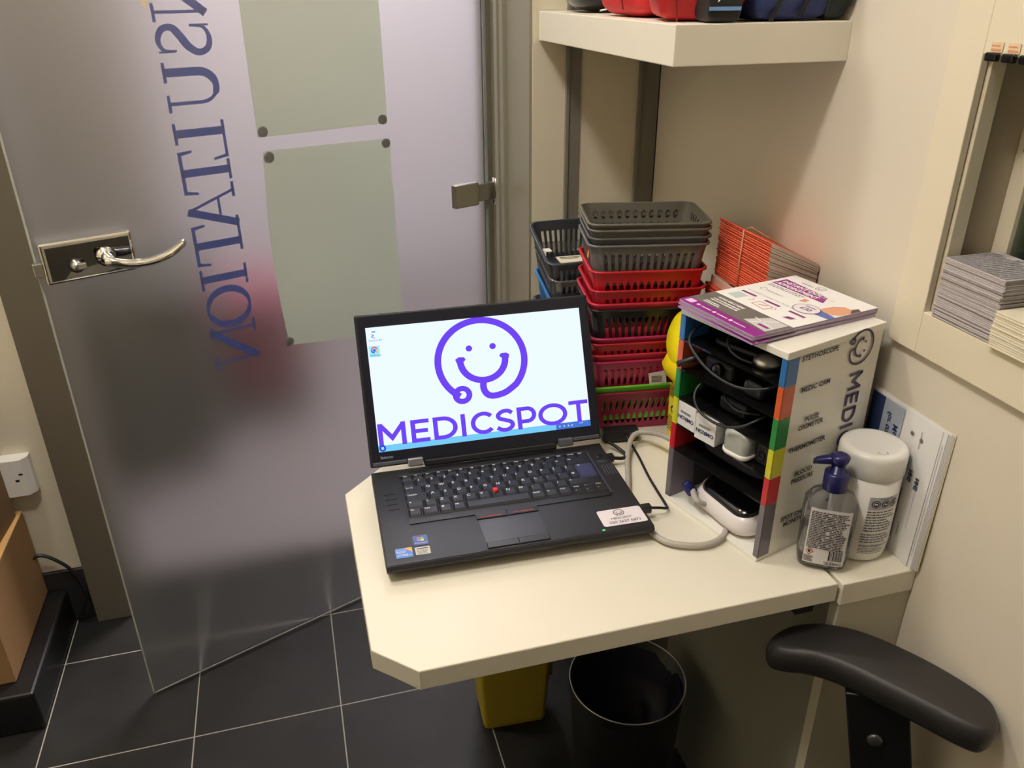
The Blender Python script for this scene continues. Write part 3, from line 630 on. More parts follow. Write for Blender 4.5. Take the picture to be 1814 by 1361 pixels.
e = D2(); e.rect(.043, .0295, .059, .0315); lines(e, .043, .019, .059, .028, 4, .4, .2, 4); decal('sticker_text', e, up(.0009), M_ink, st)
# lid
TH_ = math.radians(24.84); HY, HZ = .2305, .0385
lid = bpy.data.objects.new('screen_lid', None)
lidM = T(0, HY, HZ) @ Matrix.Rotation(PI / 2 - TH_, 4, 'X')       # local x right, local y up the lid, local z towards the user
bpy.data.objects.remove(lid)
def L(p): return lidM @ Vector(p)
LH = .2365
g = G(); g.box(0, LW, 0, LH, -.012, 0, M=lidM, bev=.003, seg=3); lidm = obj('lid', g, M_lap, lap)
g = G(); x0, x1, y0, y1 = .0152, .3582, .0235, .2160
for bx in ((0.004, x0, .004, LH - .004), (x1, LW - .004, .004, LH - .004), (x0, x1, .004, y0), (x0, x1, y1, LH - .004)): g.box(bx[0], bx[1], bx[2], bx[3], 0, .0012, M=lidM)
obj('bezel', g, mat('bezel_glare_tint', rgb(26, 28, 42), .35), lidm)  # black bezel with the screen's blue glare mixed into its colour
for x in (.03, .187, .34): obj('bezel_bumper', G().box(x, x + .010, LH - .009, LH - .007, .0012, .0018, M=lidM), M_key, lidm)
g = G(); g.box(.057, .081, -.004, .009, -.008, .009, M=lidM, bev=.002); obj('hinge_cover', g, M_silver, lidm)
g = G(); g.box(.300, .324, -.004, .009, -.008, .009, M=lidM, bev=.002); obj('hinge_cover', g, mat('hinge_grey', rgb(92, 94, 104), .4, .3), lidm)
obj('hinge_strip', G().box(.004, .056, .002, .008, -.004, .003, M=lidM, bev=.001), mat('hinge_grey', rgb(92, 94, 104), .4, .3), lidm)
obj('hinge_strip', G().box(.326, .370, .002, .008, -.004, .003, M=lidM, bev=.001), mat('hinge_grey', rgb(92, 94, 104), .4, .3), lidm)
obj('lid_barrel', G().box(.083, .298, -.008, .004, -.010, .001, M=lidM, bev=.003), M_key, lidm)
decal('maker_name', text_d('lenovo', .0072, bold=.00012), lambda x, y: L((.0165 + x, .0125 + y, .0016)), mat('maker_silver', rgb(150, 152, 165), .4), lidm)
def emis(name, c, s):
    m = bpy.data.materials.new(name); m.use_nodes = True; nt = m.node_tree; nt.nodes.remove(nt.nodes['Principled BSDF'])
    e = nt.nodes.new('ShaderNodeEmission'); e.inputs[0].default_value = (*c, 1); e.inputs[1].default_value = s; nt.links.new(e.outputs[0], nt.nodes['Material Output'].inputs[0]); return m
SE = 1.0
def sl(off): return lambda x, y: L((x, y, off))
scr = decal('screen', D2().rect(x0, y0, x1, y1), sl(.0003), emis('screen_white', (.86, .98, 1.12), SE * 1.0), lidm)
decal('screen_taskbar', D2().rect(x0, y0, x1, y0 + .0098), sl(.0005), emis('screen_taskbar', rgb(120, 205, 250), SE), scr)
decal('screen_taskbar_end', D2().rect(.30, y0, x1, y0 + .0098), sl(.0006), emis('screen_taskbar_dark', rgb(70, 120, 215), SE), scr)
M_sp = emis('screen_purple', rgb(112, 70, 246), SE)
d = D2(); d.add(smiley(.155), lambda x, y: (.190 + x * .0695, .1475 + y * .0640)); decal('screen_logo', d, sl(.0008), M_sp, scr)
wd, Lw = word('MEDICSPOT', .175, .03); k = (.356 - .0168) / (Lw - .08); d = D2(); d.add(wd, lambda x, y: (.0168 + x * k, .0315 + y * .0355)); decal('screen_title', d, sl(.0009), M_sp, scr)
d = D2(); d.ribbon([(.024, .209), (.030, .209)], .0018); d.ribbon([(.0235, .2055), (.0265, .2035), (.0235, .2015), (.0285, .199)], .0012); d.add(text_d('Recycle Bin', .0045), lambda x, y: (.0185 + x, .1945 + y)); decal('screen_icons', d, sl(.0008), emis('screen_icon_blue', rgb(90, 140, 240), SE), scr)
decal('icon_highlight', D2().rect(.0175, .1705, .0335, .1875), sl(.0006), emis('screen_pale', rgb(165, 235, 245), SE), scr)
d = D2(); d.ribbon(arc(.0255, .181, .0042, .0042, 20, 170, 10), .0022); decal('round_icon', d, sl(.0008), emis('icon_pink', rgb(240, 90, 140), SE), scr)
d = D2(); d.disc(.0255, .1805, .0022); d.ribbon(arc(.0255, .181, .0042, .0042, 175, 270, 8), .0022); d.add(text_d('Medicspot', .0042), lambda x, y: (.0178 + x, .1717 + y)); decal('round_icon', d, sl(.0009), emis('icon_blue', rgb(40, 110, 240), SE), scr)
d = D2(); d.ribbon(arc(.0255, .181, .0042, .0042, 15, -70, 8), .0022); decal('round_icon', d, sl(.0008), emis('icon_orange', rgb(250, 190, 110), SE), scr)
decal('start_orb', D2().disc(.0215, y0 + .0055, .0052), sl(.0010), emis('orb_blue', rgb(30, 80, 210), SE), scr)
decal('start_flag', D2().rect(.0195, y0 + .0035, .0235, y0 + .0078), sl(.0012), emis('orb_white', rgb(200, 215, 245), SE), scr)
d = D2()
for x in (.305, .3125, .3195, .3255): d.rect(x, y0 + .0035, x + .0022, y0 + .0058)
d.add(text_d('12:08', .0035), lambda x, y: (.338 + x, y0 + .0055 + y)); decal('tray_icons', d, sl(.0010), emis('tray_white', rgb(210, 225, 255), SE), scr)

# ================================================================== CABLES, USB HUB
hub = thing('usb_hub', 'flat black hub box behind the laptop, by its right hinge', 'hub', (.5, 1.125, DZ), -.12)
obj('body', G().box(-.034, .030, -.012, .010, .004, .024, bev=.003), M_black, hub)
obj('port', G().box(.014, .027, -.0126, -.0118, .011, .019), M_blackg, hub)
g = G(); g.box(.0135, .0275, -.0124, -.0119, .0105, .0110).box(.0135, .0275, -.0124, -.0119, .019, .0195).box(.0135, .014, -.0124, -.0119, .0105, .0195).box(.027, .0275, -.0124, -.0119, .0105, .0195); obj('port_rim', g, M_silver, hub)
obj('foot', G().box(-.028, .024, -.008, .006, 0, .004), M_black, hub)
p = [(.505, 1.112, .745), (.508, 1.095, .737), (.506, 1.06, .734), (.497, 1.0, .734), (.493, .96, .734), (.489, .92, .735), (.484, .905, .739), (.470, .902, .744), (.455, .902, .747)]
t = thing('usb_cable', 'thin black lead running from the hub to the laptop side', 'cable')
obj('lead', G().tube(smooth_path(p), .0021), M_black, t); obj('plug', G().box(.437, .456, .896, .908, .741, .753, bev=.002), M_black, t)
p = [(.452, 1.052, .745), (.470, 1.050, .742), (.482, 1.058, .738), (.486, 1.074, .736), (.478, 1.090, .740), (.468, 1.10, .745)]
t = thing('short_cable', 'short thick black cable looping at the rear of the laptop', 'cable')
obj('lead', G().tube(smooth_path(p), .003), M_black, t); obj('plug', G().box(.440, .458, 1.046, 1.058, .739, .751, bev=.002), M_black, t)

# ================================================================== ORGANISER BOX
BA = math.radians(16.5); BP = Vector((.553, .767, DZ))
org = thing('organiser', 'white organiser box with coloured edges and six shelves beside the laptop', 'organiser', BP, BA)   # local x depth (to the wall), local y along the open front
BW, BD, BH = .184, .180, .311
obj('base_panel', G().box(-.002, BD, 0, BW, 0, .006, bev=.001), M_acryl, org)
obj('top_panel', G().box(-.002, BD + .003, -.001, BW + .001, BH - .010, BH, bev=.001), M_acryl, org)
sd = obj('side_panel', G().box(0, BD, 0, .007, .006, BH - .010), M_acryl, org)
lf = obj('side_panel', G().box(0, BD, BW - .007, BW, .006, BH - .010), mat('smoked_panel', rgb(70, 66, 74), .15), org)
obj('back_panel', G().box(BD - .004, BD, .007, BW - .007, .006, BH - .010), mat('dark_back', rgb(30, 28, 30), .3), org)
BND = [.301, .2635, .2190, .1750, .1320, .0905, .006]
CC = [('blue', (52, 112, 176)), ('orange', (214, 96, 48)), ('green', (48, 138, 62)), ('yellow', (206, 204, 48)), ('red', (196, 40, 48)), ('grey', (112, 106, 116))]
for i, (nm, c) in enumerate(CC):
    m = mat('strip_' + nm, rgb(*c), .25); zb, zt_ = BND[i + 1] + .0006, BND[i] - .0006
    o = obj('colour_strip', G().box(-.0012, .0, -.0008, .008, zb, zt_).box(-.0012, .020, -.0008, .0, zb, zt_), m, org); o['label'] = nm + ' edge strip on the lettered side'
    o = obj('colour_strip', G().box(-.0012, .0, BW - .009, BW + .0008, zb, zt_).box(-.0012, .045, BW - .0085, BW - .007, zb, zt_), m, org); o['label'] = nm + ' edge strip on the far side'
M_smoke = clear_mat('smoked_acrylic', (.30, .29, .29), (.02, .02, .02), .25, .05)
for i in range(1, 6): obj('shelf', G().box(.0, BD - .004, .007, BW - .007, BND[i] - .0015, BND[i] + .0015), M_smoke, org)
sidemap = lambda x, y: Vector((x, -.0016, y))
d = D2()
for s, x, z in (('STETHOSCOPE', .058, .2935), ('MEDIC CAM', .059, .2490), ('PULSE', .062, .203), ('OXIMETER', .062, .1925), ('THERMOMETER', .062, .1625), ('BLOOD', .064, .1215), ('PRESSURE', .064, .1105), ('SPOT CHECK', .064, .0530), ('MONITOR', .064, .0425)):
    d = D2(); d.add(text_d(s, .0100, 'CENTER', .00032), lambda p, q, x=x, z=z: (x - .0005 + p, z + q)); decal('compartment_name', d, sidemap, M_ink, sd)
d = D2(); d.add(smiley(.13), lambda x, y: (.137 + y * .0235, .2865 - x * .0235)); decal('logo', d, sidemap, M_dpurple, sd)
wd, Lw = word('MEDICSPOT', .17, .06); k = .0255; d = D2(); d.add(wd, lambda x, y: (.1255 + y * .0262, .2505 - x * k * .95)); decal('logo_name', d, sidemap, M_dpurple, sd)

def tray(fn):  # organiser local -> world
    return fn
OM = Matrix.Translation(BP) @ rotz(BA)
def wthing(name, label, cat, x, y, z, rz=0, group=None):
    p = OM @ Vector((x, y, z)); return thing(name, label, cat, p, BA + rz, group)
# blood pressure monitor
t = wthing('blood_pressure_monitor', 'white and black blood pressure monitor on the bottom of the organiser', 'monitor', .075, .085, .007, -.12)
def rr_ring(hx, hy, r, z, dz=0, n=6, cx=0, cy=0, tilt=0.0):
    out = []
    for ax, ay, a in ((hx - r, hy - r, 0), (-hx + r, hy - r, 90), (-hx + r, -hy + r, 180), (hx - r, -hy + r, 270)):
        for i in range(n + 1):
            q = math.radians(a + 90 * i / n); x, y = ax + r * math.cos(q) + cx, ay + r * math.sin(q) + cy; out.append((x, y, z + tilt * x))
    return out
g = G(); g.loft([rr_ring(.058, .050, .02, .0), rr_ring(.066, .058, .024, .006), rr_ring(.068, .060, .026, .024, tilt=.12), rr_ring(.062, .055, .024, .042, tilt=.2)]); obj('shell', g, mat('shell_white', rgb(226, 218, 216), .25), t)
g = G(); g.loft([rr_ring(.060, .053, .022, .0415, tilt=.2), rr_ring(.057, .050, .02, .048, tilt=.22), rr_ring(.045, .04, .018, .051, tilt=.22)]); tp_ = obj('display_panel', g, M_blackg, t)
obj('cuff_strap', G().box(-.02, .03, -.02, -.008, .0555, .059, bev=.001), M_black, t)
obj('socket', G().lathe([(.006, 0), (.006, .008)], T(-.02, .056, .018) @ Matrix.Rotation(-PI / 2, 4, 'X'), n=14), M_white, t)
# air hose (one continuous hose from the monitor round to the cuff compartment)
cw = OM @ Vector((.012, .150, .024))
p = [cw + Vector((0.0, -.01, .012)), cw + Vector((-.002, -.035, .006)), (.547, .880, .745), (.548, .845, .739), (.530, .822, .737), (.500, .812, .737), (.468, .820, .737), (.446, .838, .737), (.436, .875, .737), (.437, .915, .737), (.446, .96, .737), (.462, 1.00, .737), (.482, 1.05, .738), (.500, 1.085, .745), (.516, 1.100, .752), (.533, 1.095, .756), (.545, 1.06, .768), (.548, 1.00, .785), (.560, .955, .805), (.59, .93, .825), (.62, .92, .835)]
t = thing('air_hose', 'grey rubber air hose looping on the desk from the monitor past the laptop', 'hose')
obj('hose', G().tube(smooth_path(p), .0044, n=12), M_cable, t)
obj('connector', G().lathe([(.0055, 0), (.0085, .002), (.0085, .014), (.007, .02), (.0055, .022)], Matrix.Translation(cw + Vector((0.002, -.012, .004))) @ Matrix.Rotation(-.55, 4, 'X') @ Matrix.Rotation(-.5, 4, 'Y'), n=10, smooth=False), M_navy, t)
# thermometer boxes in the yellow compartment
M_carton = mat('carton_white', rgb(226, 224, 222), .5)
def carton(label, y, rz, x=.0):
    t = wthing('thermometer_box', label, 'box', x, y, BND[4] + .002, rz, 'white cartons in the organiser')
    obj('carton', G().box(0, .12, -.0185, .0185, 0, .037, bev=.0006), M_carton, t)
    d = D2(); d.add(text_d('OMRON', .0085, 'CENTER', .0002), lambda a, b: (-a, .015 - b)); lines(d, -.011, .019, .011, .023, 2, .5, .1, 3)
    decal('carton_print', d, lambda a, b: Vector((-.0006, -a, b + .002)), M_bink, t)
    decal('carton_top_print', D2().poly([(.01, -.012), (.03, -.005), (.05, .012), (.02, .008)]), lambda a, b: Vector((a, b, .0375)), mat('carton_blue', rgb(60, 100, 160), .4), t)
carton('white thermometer carton in the organiser, at the end nearer the yellow bin', .158, -.02); carton('white thermometer carton in the organiser, beside the grey device', .114, .05, -.006)
t = wthing('grey_device', 'rounded pale grey device next to the two white cartons in the organiser', 'device', .05, .067, BND[4] + .002, .08)
g = G(); g.loft([rr_ring(.052, .017, .008, 0), rr_ring(.055, .021, .012, .005), rr_ring(.055, .021, .012, .032), rr_ring(.050, .017, .010, .0395)]); obj('shell', g, mat('device_grey', rgb(168, 170, 164), .35), t)
obj('base_plate', G().loft([rr_ring(.0535, .0195, .010, .001), rr_ring(.0565, .0222, .013, .005), rr_ring(.0565, .0222, .013, .009)]), M_white, t)
t = wthing('pulse_oximeter', 'small black oximeter with a green top in the organiser by the lettered side', 'device', .015, .030, BND[4] + .002)
obj('body', G().box(0, .05, -.012, .012, 0, .030, bev=.003), M_black, t); obj('top', G().box(.002, .048, -.012, .012, .030, .038, bev=.003), mat('olive_green', rgb(130, 150, 50), .4), t); obj('ring', G().tube([(0 - .001, .005 * math.cos(a * PI / 8), .014 + .005 * math.sin(a * PI / 8)) for a in range(16)], .0012, n=6, closed=True), M_blackg, t)
# stethoscope with its dark loops, black camera and cuff
t = wthing('stethoscope', 'black stethoscope tubing coiled in the top of the organiser', 'stethoscope', 0, 0, 0)
def W(*a): return [(x, y, z) for x, y, z in a]
g = G(); g.tube(smooth_path(W((.06, .165, .29), (.02, .168, .284), (-.006, .160, .272), (-.014, .135, .258), (-.016, .10, .246), (-.012, .06, .243), (.004, .03, .249), (.03, .02, .26))), .0021)
g.tube(smooth_path(W((.05, .12, .297), (.02, .115, .287), (.008, .10, .277), (.006, .08, .272), (.01, .06, .271))), .0018)
g.tube(smooth_path(W((.08, .10, .268), (.03, .14, .27), (.02, .10, .275), (.04, .05, .272), (.09, .06, .27), (.09, .12, .272))), .0035); obj('tubing', g, M_black, t)
obj('chest_piece', G().lathe([(.0, 0), (.018, 0), (.018, .008), (.010, .014), (.0, .014)], T(.03, .055, .2655), n=24), M_steel, t)
g = G(); g.tube(W((.05, .155, .246), (-.012, .172, .232)), .0045, n=10); obj('ear_tube', g, M_black, t)
t = wthing('medical_camera', 'black handheld camera lying in the orange-edged compartment', 'camera', 0, 0, 0)
obj('body', G().box(.02, .10, .10, .155, .2215, .2465, bev=.006, seg=3), M_black, t); obj('grip', G().box(.01, .10, .04, .075, .2215, .245, bev=.008, seg=3), mat('dark_grip', rgb(22, 22, 24), .35), t)
obj('lens', G().lathe([(.010, 0), (.010, .006), (.006, .007)], T(.02, .125, .234) @ Matrix.Rotation(-PI / 2, 4, 'Y'), n=20), M_blackg, t)
t = wthing('probe_cable', 'thin black probe cable drooping in front of the green-edged compartment', 'cable', 0, 0, 0)
g = G(); g.tube(smooth_path(W((.05, .13, .215), (.01, .140, .212), (-.008, .138, .198), (-.014, .120, .182), (-.014, .085, .178), (-.008, .055, .186), (.01, .038, .20), (.04, .04, .205))), .0020); g.tube(smooth_path(W((.07, .12, .20), (.02, .11, .206), (.005, .075, .199), (.02, .045, .20))), .0015); obj('cable', g, M_black, t)
obj('probe', G().box(.02, .09, .07, .12, .1775, .20, bev=.006, seg=3), mat('dark_grip', rgb(22, 22, 24), .35), t)
t = wthing('arm_cuff', 'folded dark cuff in the red-edged compartment of the organiser', 'cuff', 0, 0, 0)
obj('cuff', soft(.09, .09, .0925, .13, .14, .036, .5, .03, 31), mat('cuff_cloth', rgb(34, 34, 40), .7), t)

# ================================================================== LEAFLETS ON THE ORGANISER
def frame_map(o, a, z): 
    c, s = math.cos(a), math.sin(a); return lambda x, y: Vector((o[0] + c * x - s * y, o[1] + s * x + c * y, z))
LAo = (.5235, .7985); LAang = math.radians(11.5)
r = random.Random(4); zz = DZ + BH + .0004
labs = ['purple-edged leaflet at the very bottom of the pile on the organiser', 'purple-edged leaflet, second from the bottom of the pile on the organiser', 'purple-edged leaflet in the middle of the pile on the organiser', 'purple-edged leaflet directly under the top one on the organiser', 'white and purple appointment leaflet on top of the pile on the organiser']
offs = [(-.002, -.0015), (.004, -.004), (-.001, .001), (.001, -.001), (0, 0)]
for i in range(5):
    t = thing('leaflet', labs[i], 'leaflet', (LAo[0] + offs[i][0], LAo[1] + offs[i][1], zz), LAang + (.03 if i == 1 else r.uniform(-.008, .008)), 'appointment leaflets on the organiser')
    th = .0022
    obj('paper', G().prism(rrect(0, 0, .210, .150, .003, 3), 0, th * .9), mat('leaflet_edge', rgb(172, 150, 176), .5), t)
    def pm(k=1): return lambda x, y: Vector((x, y, th * .9 + .00012 * k))
    decal('purple_band', D2().rect(.0005, .0005, .020, .1495), pm(), M_magenta, t)
    decal('grey_band', D2().rect(.020, .0005, .062, .1495), pm(), M_grey, t)
    decal('white_area', D2().rect(.062, .0005, .2095, .1495), pm(), M_paper, t)
    if i == 4:
        # print runs with its top towards the wall: text x = -local y, text up = +local x
        def tm(k): return lambda a, b: Vector((b, .150 - a, th * .9 + .00012 * k))
        decal('map_picture', D2().poly([(.098, .027), (.143, .022), (.143, .060), (.112, .060)]), tm(2), M_lgrey, t)
        d = D2(); d.ribbon([(.108, .026), (.128, .059)], .0022); d.ribbon([(.100, .045), (.142, .036)], .0015); decal('map_roads', d, tm(3), M_paper, t)
        decal('map_label', D2().rect(.120, .030, .138, .0345), tm(4), M_magenta, t)
        d = D2(); d.rect(.006, .0055, .020, .0165); decal('white_patch', d, tm(2), mat('pink_white', rgb(235, 205, 235), .5), t)
        d = D2(); [d.disc(x, .010, .0028) for x in (.030, .062, .094)]; lines(d, .036, .008, .056, .0115, 1, .6, .1, 1); lines(d, .068, .008, .090, .0115, 1, .6, .1, 2); lines(d, .100, .008, .122, .0115, 1, .6, .1, 3)
        d.add(text_d('AVAILABLE HERE', .0068, bold=.00025), lambda a, b: (.020 + a, .050 + b)); lines(d, .020, .036, .075, .047, 2, .5, .2, 4); lines(d, .020, .024, .055, .033, 2, .5, .3, 6)
        decal('band_print', d, tm(2), M_paper, t)
        d = D2(); d.poly([(.008, .158), (.008, .186), (.092, .180), (.104, .158)]); decal('title_banner', d, tm(2), M_magenta, t)
        d = D2(); d.add(text_d('INSTANT DOCTOR', .0112, bold=.0004), lambda a, b: (.012 + a, .1725 + b)); d.add(text_d('APPOINTMENT', .0112, bold=.0004), lambda a, b: (.012 + a, .161 + b)); decal('title', d, tm(3), M_paper, t)
        d = D2(); lines(d, .010, .146, .080, .155, 2, .5, .25, 8); d.add(text_d('THE QUICKEST & EASIEST WAY TO SEE THE DOCTOR', .0046), lambda a, b: (.012 + a, .108 + b)); d.add(text_d('MEDICSPOT', .006), lambda a, b: (.028 + a, .127 + b))
        d.ribbon(arc(.022, .130, .0045, .0045, 40, 320, 12), .0012); d.add(smiley(.14), lambda a, b: (.062 + a * .007, .197 + b * .007)); lines(d, .030, .191, .052, .196, 1, .5, .1, 8)
        for k in range(3): d.ribbon([(.050 + k * .042 - .004, .091), (.050 + k * .042, .086), (.050 + k * .042 - .004, .081)], .0008) if k < 2 else None
        decal('body_print', d, tm(2), M_text, t)
        d = D2(); [d.rect(.014 + k * .045, .096, .042 + k * .045, .101) for k in range(3)]; d.poly([(.116, .075), (.128, .078), (.130, .086), (.118, .084)]); decal('step_labels', d, tm(2), mat('leaf_purple', rgb(130, 60, 120), .4), t)
        d = D2(); d.poly([(.014, .072), (.034, .070), (.036, .090), (.016, .092)]); decal('step_picture', d, tm(2), mat('pale_teal', rgb(190, 205, 205), .5), t)
        d = D2(); d.ribbon([(.058, .076), (.084, .073), (.086, .088), (.060, .090), (.058, .076)], .0012); d.ribbon([(.066, .080), (.078, .086)], .002); decal('step_picture', d, tm(2), mat('pale_red', rgb(180, 90, 90), .5), t)
        d = D2(); d.poly([(.108, .138), (.128, .136), (.150, .132), (.150, .120), (.126, .118), (.112, .124)]); decal('shirt_picture', d, tm(2), M_blueprint, t)
        d = D2(); d.poly([(.118, .140), (.128, .134), (.140, .136), (.148, .143), (.149, .160), (.140, .172), (.128, .172), (.120, .160)]); decal('face_picture', d, tm(3), M_skin, t); d = D2(); d.poly([(.082, .136), (.090, .140), (.088, .150), (.080, .150)]); decal('hand_picture', d, tm(3), M_skin, t)
        d = D2(); d.poly([(.140, .172), (.149, .160), (.1495, .178), (.142, .182)]); decal('hair_picture', d, tm(4), mat('hair_brown', rgb(90, 74, 60), .6), t)
        d = D2(); d.disc(.110, .123, .0185, 30, .0165); decal('price_disc', d, tm(5), mat('disc_white', rgb(238, 228, 236), .5), t)
        d = D2(); d.ring(.110, .123, .0185, .0009, 36, .0165); d.add(text_d('£30', .0115, 'CENTER', .0002), lambda a, b: (.110 + a, .118 + b)); lines(d, .100, .129, .120, .133, 2, .5, .1, 11); decal('price', d, tm(6), M_dpurple, t)
    zz += th

# ================================================================== BOTTLE, TUB, NHS SHEETS
def sring(rx, ry, z, e=.6, n=40):
    f = lambda q: math.copysign(abs(q) ** e, q)
    return [(rx * f(math.cos(2 * PI * i / n)), ry * f(math.sin(2 * PI * i / n)), z) for i in range(n)]
BR = -.58
t = thing('sanitiser_bottle', 'clear pump bottle of hand sanitiser with a dark blue pump', 'bottle', (.6345, .7435, DZ + .0005), BR)
M_pet = clear_mat('clear_bottle', (.90, .91, .93), (.55, .56, .6), .10, .06)
M_gel = clear_mat('clear_gel', (.95, .95, .96), (.6, .6, .62), .06, .05, 1.2)
obj('bottle_body', G().loft([sring(.024, .015, .001), sring(.031, .020, .006), sring(.033, .0215, .020), sring(.034, .022, .085), sring(.033, .0215, .100), sring(.026, .018, .112, .8), sring(.014, .014, .119, 1), sring(.013, .013, .124, 1)], cap=True), M_pet, t)
obj('gel', G().loft([sring(.028, .018, .005), sring(.0312, .0195, .02), sring(.0320, .0200, .060)]), M_gel, t)
obj('dip_tube', G().tube([(0, 0, .12), (.002, 0, .06), (.006, 0, .012)], .0018), mat('tube_white', rgb(200, 200, 205), .4), t)
g = G(); g.lathe([(.0150, .119), (.0155, .121), (.0155, .143), (.0135, .1445), (.0085, .145), (.0085, .160)], n=36); col = obj('pump_collar', g, M_navy, t)
g = G(); g.loft([sring(.0095, .0095, .157, 1), sring(.0115, .0115, .161, 1), sring(.0125, .0115, .167, .9), sring(.008, .008, .1695, 1)])
g.loft([[(x, y * w_, z0 + z * h_) for y, z in ((-1, 0), (1, 0), (1, .8), (.6, 1), (-.6, 1), (-1, .8))] for x, w_, z0, h_ in ((.006, .0085, .157, .0115), (-.012, .0068, .1565, .0095), (-.027, .0042, .1535, .007), (-.031, .003, .152, .005))]); obj('pump_head', g, M_navy, t)
def bm_(rx, ry, off=.0006, e=.6):
    def fn(a, b):   # a along the surface (front = -y), b height
        th = -PI / 2 + a / ((rx + ry) / 2) * .78; f = lambda q: math.copysign(abs(q) ** e, q)
        return Vector(((rx + off) * f(math.cos(th)), (ry + off) * f(math.sin(th)), b))
    return fn
lab = D2(); lab.rect(-.022, .012, .024, .098, 10); fm = bm_(.034, .022, .0005); lb = decal('label', lab, fm, mat('label_white', rgb(226, 222, 222), .5), t)
fm2 = bm_(.034, .022, .0009); d = lines(D2(), -.019, .036, .021, .094, 22, .5, .25, 12)
for i in range(15): d.rect(.002 + i * .0012, .020, .002 + i * .0012 + (.0004 if i % 3 else .0008), .036)
d.add(text_d('250ml e', .0062, bold=.0001), lambda a, b: (.000 + a, .0135 + b)); lines(d, -.020, .014, -.006, .024, 5, .5, .2, 13); decal('label_print', d, fm2, M_ink, lb)
d = D2(); d.ribbon([(-.0125, .036), (-.0075, .0305), (-.0125, .025), (-.0175, .0305)], .0011, True); decal('hazard_diamond', d, fm2, mat('hazard_red', rgb(180, 84, 66), .5), lb)
d = D2(); d.poly([(-.0140, .0285), (-.0112, .0285), (-.0105, .031), (-.0125, .0335), (-.0145, .031)]); decal('flame', d, fm2, M_ink, lb)

t = thing('wipes_tub', 'tall white tub of wipes with a domed lid behind the pump bottle', 'tub', (.7005, .7630, DZ + .0005), -.25)
TR = .0428
obj('tub_body', G().lathe([(.034, 0), (.0385, .003), (.0405, .012), (TR - .0012, .03), (TR - .0012, .130)], n=56), M_white, t)
obj('tub_lid', G().lathe([(TR - .0016, .1285), (TR - .0006, .1295), (TR, .1305), (TR, .158), (TR - .0015, .1625), (TR - .006, .1655), (TR - .011, .1652), (.02, .1632), (0.0005, .1627)], n=56), mat('lid_white', rgb(240, 238, 232), .25), t)
obj('lid_tab', G().tube(smooth_path([(-.006, -.024, .1642), (-.004, -.030, .1644), (.004, -.030, .1644), (.006, -.024, .1642)]), .0010), mat('tab_grey', rgb(190, 188, 182), .4), t)
def cyl(R, off):
    return lambda a, b: Vector(((R + off) * math.cos(-PI / 2 + a / R), (R + off) * math.sin(-PI / 2 + a / R), b))
c1, c2, c3 = cyl(TR - .001, .0005), cyl(TR - .001, .0009), cyl(TR - .001, .0013)
lb = decal('icon_label', D2().rect(-.012, .088, .030, .107, 8), c1, mat('label_grey', rgb(196, 197, 205), .5), t)
d = D2(); [d.disc(x, .0965, .0058) for x in (-.003, .0095, .0225)]; d.add(text_d('Suitable for', .004), lambda a, b: (.001 + a, .1035 + b)); decal('icon_discs', d, c2, M_ink, lb)
d = D2(); [d.ring(x, .0965, .0042, .0007, 16) for x in (-.003, .0095, .0225)]; d.rect(-.0055, .0955, -.001, .098); d.rect(.0075, .0955, .0115, .0975); d.ribbon([(.0195, .094), (.0255, .099)], .001); decal('icon_marks', d, c3, M_white, lb)
d = D2(); lines(d, -.012, .052, .030, .086, 8, .45, .35, 21); lines(d, -.014, .034, .030, .050, 4, .4, .2, 22); d.add(text_d('bioguardhygiene.com', .0050, bold=.00012), lambda a, b: (-.014 + a, .0285 + b)); lines(d, -.014, .017, .026, .0265, 4, .4, .2, 23); decal('tub_print', d, c1, mat('tub_ink', rgb(96, 98, 104), .5), t)

# upright sheets against the wall: each one a slightly bent slab
def sheet(label, x_b, x_t, y0, y1, h, m, bend, group, art=None, z=DZ):
    t = thing('nhs_form', label, 'form', (x_b, y0, z + .0005), 0, group)
    n = 8; b = bmesh.new()
    def P(a, q):   # a: 0 near edge .. (y1-y0); q height
        s = q / h; e = max(0, 1 - a / .05)
        return Vector(((x_t - x_b) * s - bend * e * e * (1 - s) * .8, a + .012 * (1 - s) * 0 + bend * s * 0, q))
    V = [[b.verts.new(P((y1 - y0) * i / n, h * j / n)) for i in range(n + 1)] for j in range(n + 1)]
    W_ = [[b.verts.new(P((y1 - y0) * i / n, h * j / n) + Vector((.0004, 0, 0))) for i in range(n + 1)] for j in range(n + 1)]
    for j in range(n):
        for i in range(n): b.faces.new((V[j][i], V[j + 1][i], V[j + 1][i + 1], V[j][i + 1])); b.faces.new((W_[j][i], W_[j][i + 1], W_[j + 1][i + 1], W_[j + 1][i]))
    for i in range(n):
        b.faces.new((V[0][i], V[0][i + 1], W_[0][i + 1], W_[0][i])); b.faces.new((V[n][i], W_[n][i], W_[n][i + 1], V[n][i + 1])); b.faces.new((V[i][0], W_[i][0], W_[i + 1][0], V[i + 1][0])); b.faces.new((V[i][n], V[i + 1][n], W_[i + 1][n], W_[i][n]))
    bmesh.ops.recalc_face_normals(b, faces=b.faces[:]); g = G(); g.merge(b); obj('paper', g, m, t)
    return t, (lambda a, q: P(a, q) + Vector((-.0010, 0, 0)))
SH = .2085
names = ['white form leaning on the side wall, the one touching the wall', 'white form leaning on the side wall, second from the wall', 'white form leaning on the side wall, third from the wall', 'white form leaning on the side wall, fourth from the wall', 'white form leaning on the side wall, fifth from the wall', 'white form leaning on the side wall, third from the front', 'white NHS form leaning on the side wall, just behind the front one', 'printed NHS form with a dark blue heading leaning on the side wall, foremost']
